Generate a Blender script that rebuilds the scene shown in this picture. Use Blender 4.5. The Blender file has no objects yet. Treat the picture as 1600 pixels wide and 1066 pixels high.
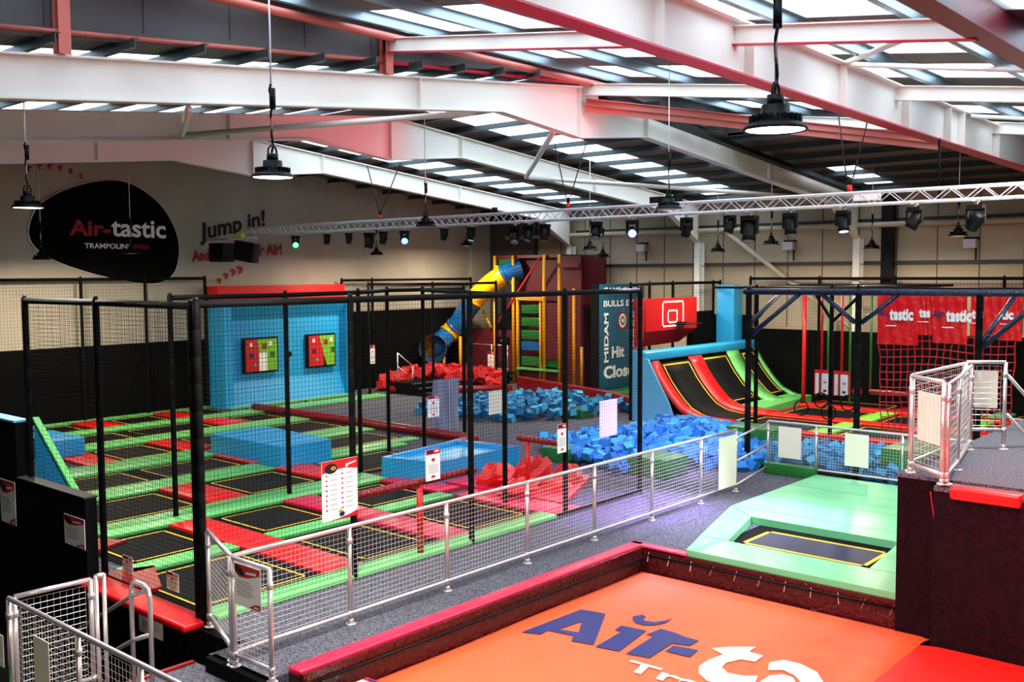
import bpy, math, random
from mathutils import Vector, Matrix
random.seed(7)
scene = bpy.context.scene
col = scene.collection

# ------------------------------------------------------------------ camera, world, exposure
CAM_H = 3.9
yaw, pitch, roll = math.radians(41.23), math.radians(3.944), math.radians(-0.328)
_f = Vector((math.cos(yaw)*math.cos(pitch), math.sin(yaw)*math.cos(pitch), -math.sin(pitch)))
_r = Vector((math.sin(yaw), -math.cos(yaw), 0)); _u = _r.cross(_f)
_r2 = _r*math.cos(roll) + _u*math.sin(roll); _u2 = -_r*math.sin(roll) + _u*math.cos(roll)
cam_data = bpy.data.cameras.new('camera'); cam = bpy.data.objects.new('camera', cam_data)
col.objects.link(cam)
cam_data.lens = 35; cam_data.sensor_width = 36; cam_data.clip_start = 0.05; cam_data.clip_end = 200
cam.matrix_world = Matrix(((_r2.x, _u2.x, -_f.x, 0), (_r2.y, _u2.y, -_f.y, 0), (_r2.z, _u2.z, -_f.z, CAM_H), (0, 0, 0, 1)))
scene.camera = cam

world = bpy.data.worlds.new('daylight'); scene.world = world; world.use_nodes = True
bg = world.node_tree.nodes['Background']
bg.inputs['Color'].default_value = (0.80, 0.90, 1.0, 1); bg.inputs['Strength'].default_value = 4.2
vs = scene.view_settings
vs.view_transform = 'Standard'; vs.look = 'None'; vs.gamma = 1; vs.use_curve_mapping = False
vs.exposure = 0.3
scene.cycles.max_bounces = 6; scene.cycles.diffuse_bounces = 4; scene.cycles.glossy_bounces = 3
scene.cycles.transparent_max_bounces = 6; scene.cycles.sample_clamp_indirect = 4.0

LAMP_W = 290          # one high-bay pendant
def add_light(name, kind, loc, energy, color, parent, target=None, size=0.2, spot=60, blend=0.6):
    d = bpy.data.lights.new(name, kind); d.energy = energy; d.color = color
    if kind == 'SPOT': d.spot_size = math.radians(spot); d.spot_blend = blend; d.shadow_soft_size = size
    if kind == 'AREA': d.shape = 'DISK'; d.size = size
    if kind == 'POINT': d.shadow_soft_size = size
    o = bpy.data.objects.new(name, d); col.objects.link(o)
    o.parent = parent
    off = parent.location if parent else Vector((0, 0, 0))
    o.location = Vector(loc) - off
    if target is not None:
        o.rotation_euler = (Vector(target) - Vector(loc)).to_track_quat('-Z', 'Y').to_euler()
    return o

# ------------------------------------------------------------------ helpers
def srgb(h):
    h = h.lstrip('#'); c = [int(h[i:i+2], 16)/255 for i in (0, 2, 4)]
    return tuple(x/12.92 if x <= .04045 else ((x+.055)/1.055)**2.4 for x in c) + (1,)

def mat(name, hexc, rough=0.5, metal=0.0, bump=None, scale=20, strength=0.2, hex2=None, nscale=None, emit=0.0, emit_hex=None, spec=0.5, coat=0.0, contrast=(0.4, 0.6)):
    m = bpy.data.materials.new(name); m.use_nodes = True
    nt = m.node_tree; b = nt.nodes['Principled BSDF']
    b.inputs['Base Color'].default_value = srgb(hexc)
    b.inputs['Roughness'].default_value = rough; b.inputs['Metallic'].default_value = metal
    b.inputs['Specular IOR Level'].default_value = spec; b.inputs['Coat Weight'].default_value = coat
    tc = nt.nodes.new('ShaderNodeTexCoord')
    if hex2:
        n = nt.nodes.new('ShaderNodeTexNoise'); n.inputs['Scale'].default_value = nscale or scale
        n.inputs['Detail'].default_value = 4
        nt.links.new(tc.outputs['Object'], n.inputs['Vector'])
        r = nt.nodes.new('ShaderNodeValToRGB')
        r.color_ramp.elements[0].position = contrast[0]; r.color_ramp.elements[0].color = srgb(hexc)
        r.color_ramp.elements[1].position = contrast[1]; r.color_ramp.elements[1].color = srgb(hex2)
        nt.links.new(n.outputs['Fac'], r.inputs['Fac']); nt.links.new(r.outputs['Color'], b.inputs['Base Color'])
    if bump:
        if bump == 'wave':
            n = nt.nodes.new('ShaderNodeTexWave'); n.inputs['Scale'].default_value = scale
            n.inputs['Distortion'].default_value = 0.0; out = n.outputs['Fac']
        elif bump == 'wrinkle':
            n = nt.nodes.new('ShaderNodeTexNoise'); n.inputs['Scale'].default_value = scale
            n.inputs['Detail'].default_value = 3; n.inputs['Distortion'].default_value = 1.2; out = n.outputs['Fac']
        else:
            n = nt.nodes.new('ShaderNodeTexNoise'); n.inputs['Scale'].default_value = scale; out = n.outputs['Fac']
        nt.links.new(tc.outputs['Object'], n.inputs['Vector'])
        bp = nt.nodes.new('ShaderNodeBump'); bp.inputs['Strength'].default_value = strength
        bp.inputs['Distance'].default_value = 0.03
        nt.links.new(out, bp.inputs['Height']); nt.links.new(bp.outputs['Normal'], b.inputs['Normal'])
    if emit:
        b.inputs['Emission Color'].default_value = srgb(emit_hex or hexc); b.inputs['Emission Strength'].default_value = emit
    return m

M = {}
M['cream'] = mat('cream_steel_paint', '#f0ece2', 0.4, bump='noise', scale=6, strength=.05)
M['wallwhite'] = mat('white_wall_board', '#b3ada0', 0.9, hex2='#a8a294', nscale=.6, bump='noise', scale=40, strength=.05)
M['clad'] = mat('cream_wall_cladding', '#c2b49a', 0.6, hex2='#b3a489', nscale=.4)
M['cladgrey'] = mat('grey_step_cladding', '#4d4a4c', 0.6)
M['rail'] = mat('dark_cladding_rail', '#3a3a3c', 0.5, .3)
M['black_wall'] = mat('black_wall_padding', '#050606', 0.95, hex2='#080a0a', nscale=1.2, bump='noise', scale=5, strength=.1, spec=.08)
M['blackcarpet'] = mat('black_carpet_cladding', '#08090a', 0.95, hex2='#0e1011', nscale=60, spec=.1)
M['maroon_box'] = mat('maroon_carpet_cladding', '#10060b', 0.95, hex2='#1c0a14', nscale=25, spec=.1)
M['carpet'] = mat('blue_grey_speckled_carpet', '#26262e', 0.95, hex2='#70707e', nscale=55, bump='noise', scale=120, strength=.5, contrast=(.38, .68))
M['deck'] = mat('dark_roof_deck', '#625a56', 0.6, .1, bump='wave', scale=3, strength=.3)
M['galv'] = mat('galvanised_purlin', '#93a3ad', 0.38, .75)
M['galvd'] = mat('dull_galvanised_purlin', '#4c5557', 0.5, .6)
M['chrome'] = mat('galvanised_tube', '#d8d0d0', 0.28, .7)
M['wire'] = mat('galvanised_wire', '#e2dcdc', 0.4, .3)
M['alu'] = mat('aluminium_truss', '#dcdae0', 0.35, .35)
M['black'] = mat('black_plastic', '#060607', 0.5, spec=.2)
M['foam'] = mat('black_foam_post_sleeve', '#040506', 0.7, bump='noise', scale=30, strength=.2, spec=.12)
M['netblack'] = mat('black_net_cord', '#050606', 0.9, spec=.1)
M['bed'] = mat('black_trampoline_weave', '#07080a', 0.7, hex2='#0c0e10', nscale=3, spec=.12)
M['bedbluetint'] = mat('blue_reflection_trampoline_weave', '#0a1430', 0.45, hex2='#0c1a44', nscale=1.5, spec=.35)  # black weave with a blue reflection put into its colour
M['gap'] = mat('black_spring_cover', '#040505', 0.8, spec=.1)
M['yellow'] = mat('yellow_border_stitching', '#e0b41c', 0.5)
def vinyl(n, h, **k): return mat(n, h, k.pop('rough', .36), bump='wrinkle', scale=k.pop('scale', 2.5), strength=k.pop('strength', .35), **k)
M['green'] = vinyl('green_vinyl', '#66bf68')
M['dkgreen'] = vinyl('dark_green_vinyl', '#1e6b2a')
M['lime'] = vinyl('lime_vinyl', '#7fd84a')
M['mint'] = vinyl('pale_green_vinyl', '#72c890', rough=.3)
M['red'] = vinyl('red_vinyl', '#dc1418')
M['boardred'] = vinyl('board_red_vinyl', '#b00c14')
M['dkred'] = vinyl('dark_red_vinyl', '#8a0f1a')
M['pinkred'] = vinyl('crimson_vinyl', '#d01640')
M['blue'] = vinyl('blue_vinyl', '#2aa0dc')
M['ltblue'] = vinyl('light_blue_vinyl', '#6fc0e8')
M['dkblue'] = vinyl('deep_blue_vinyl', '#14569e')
M['teal'] = mat('teal_game_panel', '#0f5672', .5)
M['orange'] = mat('orange_airbag_fabric', '#de5628', .5, bump='wrinkle', scale=1.3, strength=.35)
M['redfab'] = mat('red_airbag_fabric', '#f2190f', .5, bump='wrinkle', scale=1.3, strength=.35)
M['pitwall'] = mat('maroon_vinyl_pit_lining', '#4a0d14', .22, bump='wrinkle', scale=9, strength=1.0)
M['navy'] = mat('navy_print', '#171b60', .5)
M['white'] = mat('white_print', '#f2f0ee', .6)
M['paper'] = mat('white_sign_board', '#f8f6f2', .5)
M['signback'] = mat('off_white_sign_back', '#efe9d6', .6)
M['redprint'] = mat('red_print', '#c8141c', .5)
M['darkredprint'] = mat('dark_red_wall_print', '#a01018', .7)
M['blackprint'] = mat('black_print', '#0a0a0c', .6)
M['logoblack'] = mat('black_sign_panel', '#020303', .8, spec=.1)
M['greyprint'] = mat('grey_print', '#888888', .6)
M['greenprint'] = mat('green_print', '#7ab82c', .6)
M['cubeblue'] = mat('blue_foam', '#0a6aa0', .7, bump='noise', scale=15, strength=.2)
M['cubeblue2'] = mat('pale_blue_foam', '#2a98c4', .7, bump='noise', scale=15, strength=.2)
M['cubered'] = mat('red_foam', '#c01018', .7, bump='noise', scale=15, strength=.2)
M['tubeblue'] = mat('blue_slide_plastic', '#165fa0', .2, coat=.5)
M['tubeyellow'] = mat('yellow_slide_plastic', '#f0b414', .22, coat=.5)
M['playyellow'] = mat('yellow_post_sleeve', '#e09a12', .5)
M['maroon'] = mat('maroon_play_panel', '#5a0f1a', .55)
M['bannerred'] = mat('red_banner_vinyl', '#e01018', .3, bump='wrinkle', scale=4, strength=.9)
M['strapred'] = mat('red_webbing', '#c8182c', .5)
M['bluepipe'] = mat('dark_blue_foam_pipe', '#141a3c', .3, bump='wrinkle', scale=14, strength=.8)
M['salmon'] = mat('salmon_primer_steel', '#c9695c', .45)
M['crimsonsteel'] = mat('dark_red_steel', '#6a1024', .45)
M['lens'] = mat('lit_lamp_lens', '#fff4e6', .3, emit=9, emit_hex='#ffeedd')
M['lensdim'] = mat('dim_lamp_lens', '#ffe0b0', .3, emit=1.2, emit_hex='#ffd090')
M['lensoff'] = mat('clear_lamp_lens', '#8c8a86', .2)
M['beamblue'] = mat('lit_blue_lens', '#c8dcff', .3, emit=9, emit_hex='#4a70ff')
M['beamgreen'] = mat('lit_green_lens', '#c8ffd0', .3, emit=5, emit_hex='#40ff60')
M['beamcyan'] = mat('lit_cyan_lens', '#c8f4ff', .3, emit=5, emit_hex='#50d0ff')
M['beamwhite'] = mat('lit_pale_lens', '#e8fff4', .3, emit=1.6, emit_hex='#a8c8ff')
M['greenled'] = mat('lit_green_exit_sign', '#30ff60', .3, emit=3, emit_hex='#20ff50')
M['matgrey'] = mat('blue_grey_mat_fabric', '#7e86a8', .8, bump='noise', scale=30, strength=.3)
M['ropebrown'] = mat('dark_hoist_cable', '#3a2228', .6)
M['concrete'] = mat('dark_ground', '#030303', .95, spec=.1)
# translucent rooflight sheet lit by the sky behind it
m = bpy.data.materials.new('translucent_rooflight'); m.use_nodes = True; nt = m.node_tree; nt.nodes.clear()
o_ = nt.nodes.new('ShaderNodeOutputMaterial'); t_ = nt.nodes.new('ShaderNodeBsdfTranslucent'); t_.inputs['Color'].default_value = (.93, .97, 1, 1)
p_ = nt.nodes.new('ShaderNodeBsdfTransparent'); p_.inputs['Color'].default_value = (.95, .98, 1, 1); x_ = nt.nodes.new('ShaderNodeMixShader'); x_.inputs[0].default_value = .65
nt.links.new(t_.outputs[0], x_.inputs[1]); nt.links.new(p_.outputs[0], x_.inputs[2]); nt.links.new(x_.outputs[0], o_.inputs[0]); M['rooflight'] = m

class MB:
    def __init__(s): s.v = []; s.f = []; s.m = []; s.mats = []; s.smooth = []
    def mi(s, m):
        m = M[m] if isinstance(m, str) else m
        if m not in s.mats: s.mats.append(m)
        return s.mats.index(m)
    def add(s, vs, fs, m, sm=False):
        k = len(s.v); i = s.mi(m); s.v += [Vector(p) for p in vs]
        for f in fs: s.f.append([k+a for a in f]); s.m.append(i); s.smooth.append(sm)
        return s
    def box(s, x0, x1, y0, y1, z0, z1, m):
        v = [(x, y, z) for z in (z0, z1) for y in (y0, y1) for x in (x0, x1)]
        return s.add(v, [(0, 2, 3, 1), (4, 5, 7, 6), (0, 1, 5, 4), (2, 6, 7, 3), (0, 4, 6, 2), (1, 3, 7, 5)], m)
    def obox(s, c, X, Y, Z, m):      # centre and three half vectors
        c, X, Y, Z = map(Vector, (c, X, Y, Z))
        v = [c+X*a+Y*b+Z*d for d in (-1, 1) for b in (-1, 1) for a in (-1, 1)]
        return s.add(v, [(0, 2, 3, 1), (4, 5, 7, 6), (0, 1, 5, 4), (2, 6, 7, 3), (0, 4, 6, 2), (1, 3, 7, 5)], m)
    def prism(s, pts, d, m, m2=None):
        d = Vector(d); n = len(pts); a = [Vector(p) for p in pts]; b = [p+d for p in a]
        s.add(a+b, [tuple(range(n)), tuple(range(2*n-1, n-1, -1))], m)
        return s.add(a+b, [(i, (i+1) % n, n+(i+1) % n, n+i)[::-1] for i in range(n)], m2 or m)
    def tube(s, path, r, m, n=8, caps=True, closed=False):
        P = [Vector(p) for p in path]; L = len(P); rr = r if isinstance(r, (list, tuple)) else [r]*L
        rings = []; up = None
        for i, p in enumerate(P):
            if closed: t = (P[(i+1) % L]-P[i-1])
            else: t = (P[min(i+1, L-1)]-P[max(i-1, 0)])
            t.normalize()
            if up is None: up = Vector((0, 0, 1)) if abs(t.z) < .9 else Vector((1, 0, 0))
            a = t.cross(up).normalized(); b = a.cross(t).normalized(); up = b
            rings.append([p+(a*math.cos(2*math.pi*k/n)+b*math.sin(2*math.pi*k/n))*rr[i] for k in range(n)])
        v = [q for g in rings for q in g]; f = []
        for i in range(L if closed else L-1):
            j = (i+1) % L
            for k in range(n): f.append((i*n+k, i*n+(k+1) % n, j*n+(k+1) % n, j*n+k))
        if caps and not closed: f += [tuple(range(n))[::-1], tuple((L-1)*n+k for k in range(n))]
        return s.add(v, f, m, n > 5)
    def lathe(s, c, prof, m, n=24, axis='z'):   # prof: (radius, height)
        v = []; f = []
        for (r, h) in prof:
            for k in range(n):
                a = 2*math.pi*k/n
                v.append(Vector(c)+Vector((r*math.cos(a), r*math.sin(a), h)))
        for i in range(len(prof)-1):
            for k in range(n): f.append((i*n+k, i*n+(k+1) % n, (i+1)*n+(k+1) % n, (i+1)*n+k))
        return s.add(v, f, m, True)
    def build(s, name, parent=None, kind=None, bevel=0, origin=None):
        me = bpy.data.meshes.new(name)
        off = Vector(parent.location) if parent is not None else Vector((0, 0, 0))
        if parent is not None and parent.parent is not None: off = off + parent.parent.location
        if parent is None and origin is None and s.v:
            xs = [p.x for p in s.v]; ys = [p.y for p in s.v]; zs = [p.z for p in s.v]
            origin = ((min(xs)+max(xs))/2, (min(ys)+max(ys))/2, min(zs))
        if origin is not None: off = Vector(origin)
        me.from_pydata([p-off for p in s.v], [], s.f); me.update()
        for m in s.mats: me.materials.append(m)
        for p, i, sm in zip(me.polygons, s.m, s.smooth): p.material_index = i; p.use_smooth = sm
        o = bpy.data.objects.new(name, me); col.objects.link(o)
        if parent is not None: o.parent = parent
        else: o.location = off
        if kind: o['kind'] = kind
        if bevel:
            b = o.modifiers.new('bevel', 'BEVEL'); b.width = bevel; b.segments = 3; b.limit_method = 'ANGLE'
            for p in me.polygons: p.use_smooth = True
        return o

def tag(o, label, cat, group=None, kind=None):
    o['label'] = label; o['category'] = cat
    if group: o['group'] = group
    if kind: o['kind'] = kind
    return o
def thing(name, label, cat, loc=(0, 0, 0), group=None):
    o = bpy.data.objects.new(name, None); col.objects.link(o); o.location = loc; o.empty_display_size = .1
    return tag(o, label, cat, group)
def copy_tree(o, loc):
    r = o.copy(); col.objects.link(r); r.location = loc
    for ch in list(o.children):
        c = ch.copy(); col.objects.link(c); c.parent = r
        for g in ch.children:
            d = g.copy(); col.objects.link(d); d.parent = c
    return r
def lerp(a, b, t): return a+(b-a)*t

_tc = {}
def text_geo(s, bold):
    if (s, bold) in _tc: return _tc[(s, bold)]
    c = bpy.data.curves.new('t', 'FONT'); c.body = s; c.offset = bold; c.extrude = 0; c.resolution_u = 3
    o = bpy.data.objects.new('t', c); col.objects.link(o)
    dg = bpy.context.evaluated_depsgraph_get(); me = bpy.data.meshes.new_from_object(o.evaluated_get(dg))
    v = [(p.co.x, p.co.y) for p in me.vertices]; f = [tuple(p.vertices) for p in me.polygons]
    bpy.data.objects.remove(o); bpy.data.curves.remove(c); bpy.data.meshes.remove(me)
    x0 = min(p[0] for p in v); x1 = max(p[0] for p in v); y0 = min(p[1] for p in v); y1 = max(p[1] for p in v)
    g = ([((p[0]-x0)/(x1-x0), (p[1]-y0)/(y1-y0)) for p in v], f); _tc[(s, bold)] = g
    return g
def text(mb, s, org, X, Y, m, bold=0.03, lift=0.004, rise=0):
    """lay the string's bounding box over org + X (width) + Y (height)"""
    v, f = text_geo(s, bold); org, X, Y = Vector(org), Vector(X), Vector(Y); N = X.cross(Y).normalized()*lift
    mb.add([org+X*a+Y*(b+rise*a)+N for a, b in v], f, m)
def plate(mb, org, X, Y, m, lift=0.002, pts=None):
    org, X, Y = Vector(org), Vector(X), Vector(Y); N = X.cross(Y).normalized()*lift
    pts = pts or [(0, 0), (1, 0), (1, 1), (0, 1)]
    mb.add([org+X*a+Y*b+N for a, b in pts], [tuple(range(len(pts)))], m)
def disc_pts(cx, cy, rx, ry, n=24, a0=0, a1=2*math.pi):
    return [(cx+rx*math.cos(a0+(a1-a0)*k/n), cy+ry*math.sin(a0+(a1-a0)*k/n)) for k in range(n)]
# ------------------------------------------------------------------ the shell of the hall
def struct(mb, name, **k): return mb.build(name, kind='structure', **k)
mb = MB(); mb.box(5.45, 28.4, 7.93, 8.95, -.3, 0, 'carpet'); mb.box(5.9, 28.4, 8.95, 26, -.3, 0, 'carpet'); mb.box(11.65, 28.4, -6, 7.93, -.3, 0, 'carpet'); struct(mb, 'floor')
mb = MB(); mb.box(3.6, 5.45, -6, 9.2, -.45, -.15, 'carpet'); struct(mb, 'floor_landing')
mb = MB(); mb.box(-6, 5.9, -6, 26, -1.6, -1.2, 'concrete'); mb.box(5.3, 11.7, -6, 7.9, -1.0, -.8, 'concrete'); struct(mb, 'floor_lower')
mb = MB(); mb.box(3.6, 5.42, 9.17, 9.22, -.17, -.12, 'dkred'); struct(mb, 'trim_1')
mb = MB(); mb.box(3.4, 28.6, 26, 26.2, -1.2, 8, 'wallwhite'); struct(mb, 'wall_left')
mb = MB(); mb.box(-6.2, -6, -6, 26.2, -1.2, 8, 'cladgrey'); struct(mb, 'wall_right'); mb = MB(); mb.box(-6.2, 28.6, -6.2, -6, -1.2, 8, 'wallwhite'); struct(mb, 'wall_front')
mb = MB(); mb.box(-6, 3.4, 26, 26.2, -1.2, 8, 'wallwhite'); struct(mb, 'wall_left')
# back wall: cream cladding with vertical joints
mb = MB(); mb.box(28.4, 28.6, -6, 26, -.2, 8, 'clad')
for k in range(27): mb.box(28.385, 28.4, -3.9+k*1.1, -3.88+k*1.1, 2.2, 8, 'rail')
struct(mb, 'wall_back')
for i, z in enumerate((4.12, 5.32)):
    mb = MB(); mb.box(28.25, 28.38, 3, 21.7, z-.045, z+.045, 'rail'); mb.box(28.2, 28.26, 3, 21.7, z-.05, z-.03, 'rail'); struct(mb, 'trim_%d' % (i+2))
mb = MB(); mb.box(27.84, 27.9, -5, 16.8, 0, 2.15, 'black_wall'); mb.box(27.84, 28.38, 16.75, 16.8, 0, 2.15, 'black_wall'); struct(mb, 'trim_4')
mb = MB(); mb.box(27.84, 27.9, 14.6, 16.0, 2.15, 2.55, 'black_wall'); struct(mb, 'trim_5')
mb = MB(); mb.box(3.4, 15.9, 25.86, 25.98, -.1, 2.0, 'black_wall'); struct(mb, 'trim_6')
mb = MB(); mb.box(20.7, 28.2, 25.86, 25.98, 0, 2.62, 'black_wall'); struct(mb, 'trim_7')
mb = MB(); mb.box(27.2, 28.35, 25.8, 25.99, 0, 6.9, 'wallwhite'); mb.box(28.2, 28.36, 23.6, 25.9, 0, 6.6, 'cladgrey'); struct(mb, 'trim_8')
# balustrade walls at the left, clad in black
mb = MB(); mb.prism([(5.75, 12.2, -1.2), (5.75, 14.2, -1.2), (5.75, 14.2, 1.08), (5.75, 12.2, 1.08)], (.15, 0, 0), 'blackcarpet')
mb.box(5.75, 5.9, 14.2, 26, -1.2, 1.86, 'blackcarpet'); mb.box(5.73, 5.93, 14.2, 26, 1.86, 1.89, 'ltblue'); mb.box(5.74, 5.92, 12.2, 14.2, 1.08, 1.1, 'rail')
struct(mb, 'wall_balustrade')
mb = MB(); mb.box(5.8, 5.9, 8.9, 12.2, -1.2, -.02, 'blackcarpet'); struct(mb, 'wall_stairwell')
mb = MB(); mb.box(5.38, 5.5, 6.9, 8.9, -.8, 0.0, 'blackcarpet'); mb.box(5.45, 5.9, 8.85, 8.95, -1.2, -.01, 'blackcarpet'); struct(mb, 'wall_platform_end')

# ---- roof over the far hall: ridge at x = 14.9, falling both ways
RX = 14.9; SL = .098
def fz(x): return 7.3 - SL*abs(x-RX)
def roof_strip(mb, x0, x1, y0, y1, m, t=.06, zo=.22):
    mb.prism([(x0, y0, fz(x0)+zo), (x1, y0, fz(x1)+zo), (x1, y0, fz(x1)+zo+t), (x0, y0, fz(x0)+zo+t)], (0, y1-y0, 0), m)
bands = [(12.1, 13.3), (14.7, 16.1), (17.1, 18.3), (20.2, 21.7)]
bandx = {(12.1, 1): (20.0, 24.0), (17.1, 1): None, (14.7, 0): None, (20.2, 0): None}   # bands present only on one slope
mb = MB()
y = 11.4
for a, b in bands+[(26.1, 26.1)]:
    for x0, x1 in ((-6.0, RX), (RX, 28.6)): roof_strip(mb, x0, x1, y, a, 'deck')
    y = b
for a, b in ((-6.0, 3.0), (RX-.6, RX+.6), (27.6, 28.6)):      # solid ends across the rooflight bands
    for c, d in bands: 
        if a < RX < b: roof_strip(mb, a, RX, c, d, 'deck'); roof_strip(mb, RX, b, c, d, 'deck')
        else: roof_strip(mb, a, b, c, d, 'deck')
roof_strip(mb, 20.5, 28.6, -6, 10.2, 'deck'); roof_strip(mb, 20.5, 24.2, 10.2, 11.4, 'deck'); roof_strip(mb, 24.2, 28.6, 10.95, 11.4, 'deck')
roof_strip(mb, 27.5, 28.6, 10.2, 10.95, 'deck')
ceil_far = struct(mb, 'ceiling_far')
n = 0
for c, d in bands:
    for x0, x1 in ((3.0, RX-.6), (RX+.6, 27.6)):
        r = bandx.get((c, int(x0 > RX)), (x0, x1))
        if r is None: mb = MB(); roof_strip(mb, x0, x1, c, d, 'deck'); struct(mb, 'ceiling_panel'); continue
        for q0, q1 in ((x0, r[0]), (r[1], x1)):
            if q1 > q0+.01: mb = MB(); roof_strip(mb, q0, q1, c, d, 'deck'); struct(mb, 'ceiling_panel')
        n += 1; mb = MB(); roof_strip(mb, r[0], r[1], c, d, 'rooflight', .01); struct(mb, 'window_%d' % n)
n += 1; mb = MB(); roof_strip(mb, 24.2, 27.5, 10.2, 10.95, 'rooflight', .01); struct(mb, 'window_%d' % n)
# purlins of the far roof
def zed(mb, p0, p1, h, m, w=.06):
    p0, p1 = Vector(p0), Vector(p1); d = (p1-p0).normalized(); s = d.cross(Vector((0, 0, 1))).normalized()
    for c, hw, hh in (((0, 0, 0), .006, h/2), (s*(w/2)+Vector((0, 0, h/2)), w/2, .004), (-s*(w/2)-Vector((0, 0, h/2)), w/2, .004)):
        c = Vector(c); mb.obox((p0+p1)/2+c, (p1-p0)/2, s*hw, Vector((0, 0, hh)), m)
xs = [3.2+.92*k for k in range(12)] + [15.9+1.18*k for k in range(11)]
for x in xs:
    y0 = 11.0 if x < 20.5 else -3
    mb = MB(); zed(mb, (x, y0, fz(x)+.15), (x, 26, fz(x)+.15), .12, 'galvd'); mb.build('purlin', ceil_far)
    for yy in (14.0, 19.2):
        pass
# ---- higher roof over the near hall, falling towards the front
def nz(y): return 7.39 - .133*(11.4-y)
def near_strip(mb, x0, x1, y0, y1, m, t=.05, zo=.2):
    mb.prism([(x0, y0, nz(y0)+zo), (x0, y1, nz(y1)+zo), (x0, y1, nz(y1)+zo+t), (x0, y0, nz(y0)+zo+t)][::-1], (x1-x0, 0, 0), m)
nb = [(4.4, 5.8), (6.9, 8.2), (9.2, 10.8), (11.8, 13.3), (14.2, 15.5), (16.7, 18.0), (19.0, 20.2)]
mb = MB(); x = -6
for a, b in nb+[(20.5, 20.5)]: near_strip(mb, x, a, -6, 11.45, 'deck'); x = b
for a, b in nb: near_strip(mb, a, b, -6, .5, 'deck'); near_strip(mb, a, b, 11.1, 11.45, 'deck')
ceil_near = struct(mb, 'ceiling')
for a, b in nb:
    n += 1; mb = MB(); near_strip(mb, a, b, .5, 11.1, 'rooflight', .01); struct(mb, 'window_%d' % n)
for k in range(8):
    y = .9+1.4*k
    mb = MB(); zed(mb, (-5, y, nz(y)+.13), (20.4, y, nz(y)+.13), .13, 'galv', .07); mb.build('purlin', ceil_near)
# step wall between the two roofs
mb = MB()
mb.prism([(1, 11.42, fz(1)+.32), (RX, 11.42, fz(RX)+.25), (20.5, 11.42, fz(20.5)+.3), (20.5, 11.42, 7.66), (1, 11.42, 7.66)], (0, .05, 0), 'cladgrey')
for k in range(14): mb.box(1.5+k*1.2, 1.515+k*1.2, 11.41, 11.42, fz(1.5+k*1.2)+.35, 7.6, 'rail')
struct(mb, 'wall_step')
mb = MB(); mb.prism([(20.5, -6, fz(20.5)-1.6), (20.5, -6, fz(20.5)+.2), (20.5, 11.45, 7.66), (20.5, 11.45, fz(20.5)+.2), (20.5, 4, fz(20.5)+.2), (20.5, 2, fz(20.5)-.4)], (.05, 0, 0), 'cladgrey'); struct(mb, 'wall_step_side')

# ------------------------------------------------------------------ steel frame
def frame_beam(y, xs, top, bot, m, name, label, cat='steel beam', bottom_m=None, stiff=(), group=None, fw=.1, top_m=None):
    t = thing(name, label, cat, ((xs[0]+xs[-1])/2, y, bot(xs[0])), group)
    mb = MB()
    for a, b in zip(xs, xs[1:]):
        mb.prism([(a, y-.008, bot(a)), (b, y-.008, bot(b)), (b, y-.008, top(b)), (a, y-.008, top(a))], (0, .016, 0), m)
    mb.build('web', t)
    for nm, g, s, mm in (('top_flange', top, 1, top_m or m), ('bottom_flange', bot, -1, bottom_m or m)):
        mb = MB()
        for a, b in zip(xs, xs[1:]):
            mb.prism([(a, y-fw, g(a)), (b, y-fw, g(b)), (b, y-fw, g(b)+s*.022), (a, y-fw, g(a)+s*.022)][::s], (0, 2*fw, 0), mm)
        mb.build(nm, t)
    for x in stiff:
        mb = MB(); mb.box(x-.008, x+.008, y-fw, y-.01, bot(x), top(x), m); mb.box(x-.008, x+.008, y+.01, y+fw, bot(x), top(x), m); mb.build('stiffener', t)
    return t
def hb(x):   # underside of a rafter with the deeper haunch at the ridge and at the eaves
    b = fz(x) - .46; d = abs(x-RX)
    if d < 2.2: b -= .44*(1-d/2.2)
    if x > 26.2: b -= .75*(x-26.2)/1.8
    return b
for i, (y, lab) in enumerate(((11.4, 'nearest white pitched steel rafter spanning left to right, pink tinted at its haunch'),
                            (16.6, 'second white pitched rafter, crossing behind the nearest long one'),
                            (21.8, 'farthest white pitched rafter, just in front of the logo wall'))):
    frame_beam(y, [1.2, RX-2.2, RX, RX+2.2, 26.2, 28.0], fz, hb, 'cream', 'roof_rafter', lab, 'steel beam', stiff=(RX-.03, RX+2.2, 22.4, 10.8))
    t = thing('steel_column', ['cream steel column by the black panel on the back wall, under the nearest rafter', 'middle cream steel column on the back wall, under the second rafter',
              'cream steel column on the back wall beside the play tower'][i], 'column', (28.1, y, 0))
    mb = MB(); mb.box(27.95, 28.25, y-.008, y+.008, 0, hb(28), 'cream'); mb.build('web', t)
    mb = MB(); mb.box(27.93, 27.95, y-.1, y+.1, 0, hb(28), 'cream'); mb.box(28.22, 28.24, y-.1, y+.1, 0, hb(28), 'cream'); mb.build('flange', t)
mb = MB(); mb.box(28.0, 28.25, 10.4, 10.72, 0, 6.3, 'black'); tag(mb.build('duct_casing'), 'wide black vertical casing on the back wall right of the cream column', 'casing')
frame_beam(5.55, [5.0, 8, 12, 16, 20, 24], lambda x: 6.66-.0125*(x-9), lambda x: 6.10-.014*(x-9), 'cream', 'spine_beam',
           'huge white steel beam crossing the upper right, with red bounce light painted on its underside', 'steel beam', bottom_m='pinkred', stiff=(8.5, 10.35, 12.9, 15.2, 17.1, 17.8, 19.8), fw=.12)  # crimson underside paints in the red light it catches
frame_beam(2.95, [6.0, 12, 22], lambda x: 6.56, lambda x: 6.1, 'crimsonsteel', 'edge_beam', 'dark red steel beam cutting the top right corner', 'steel beam', fw=.12)
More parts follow.
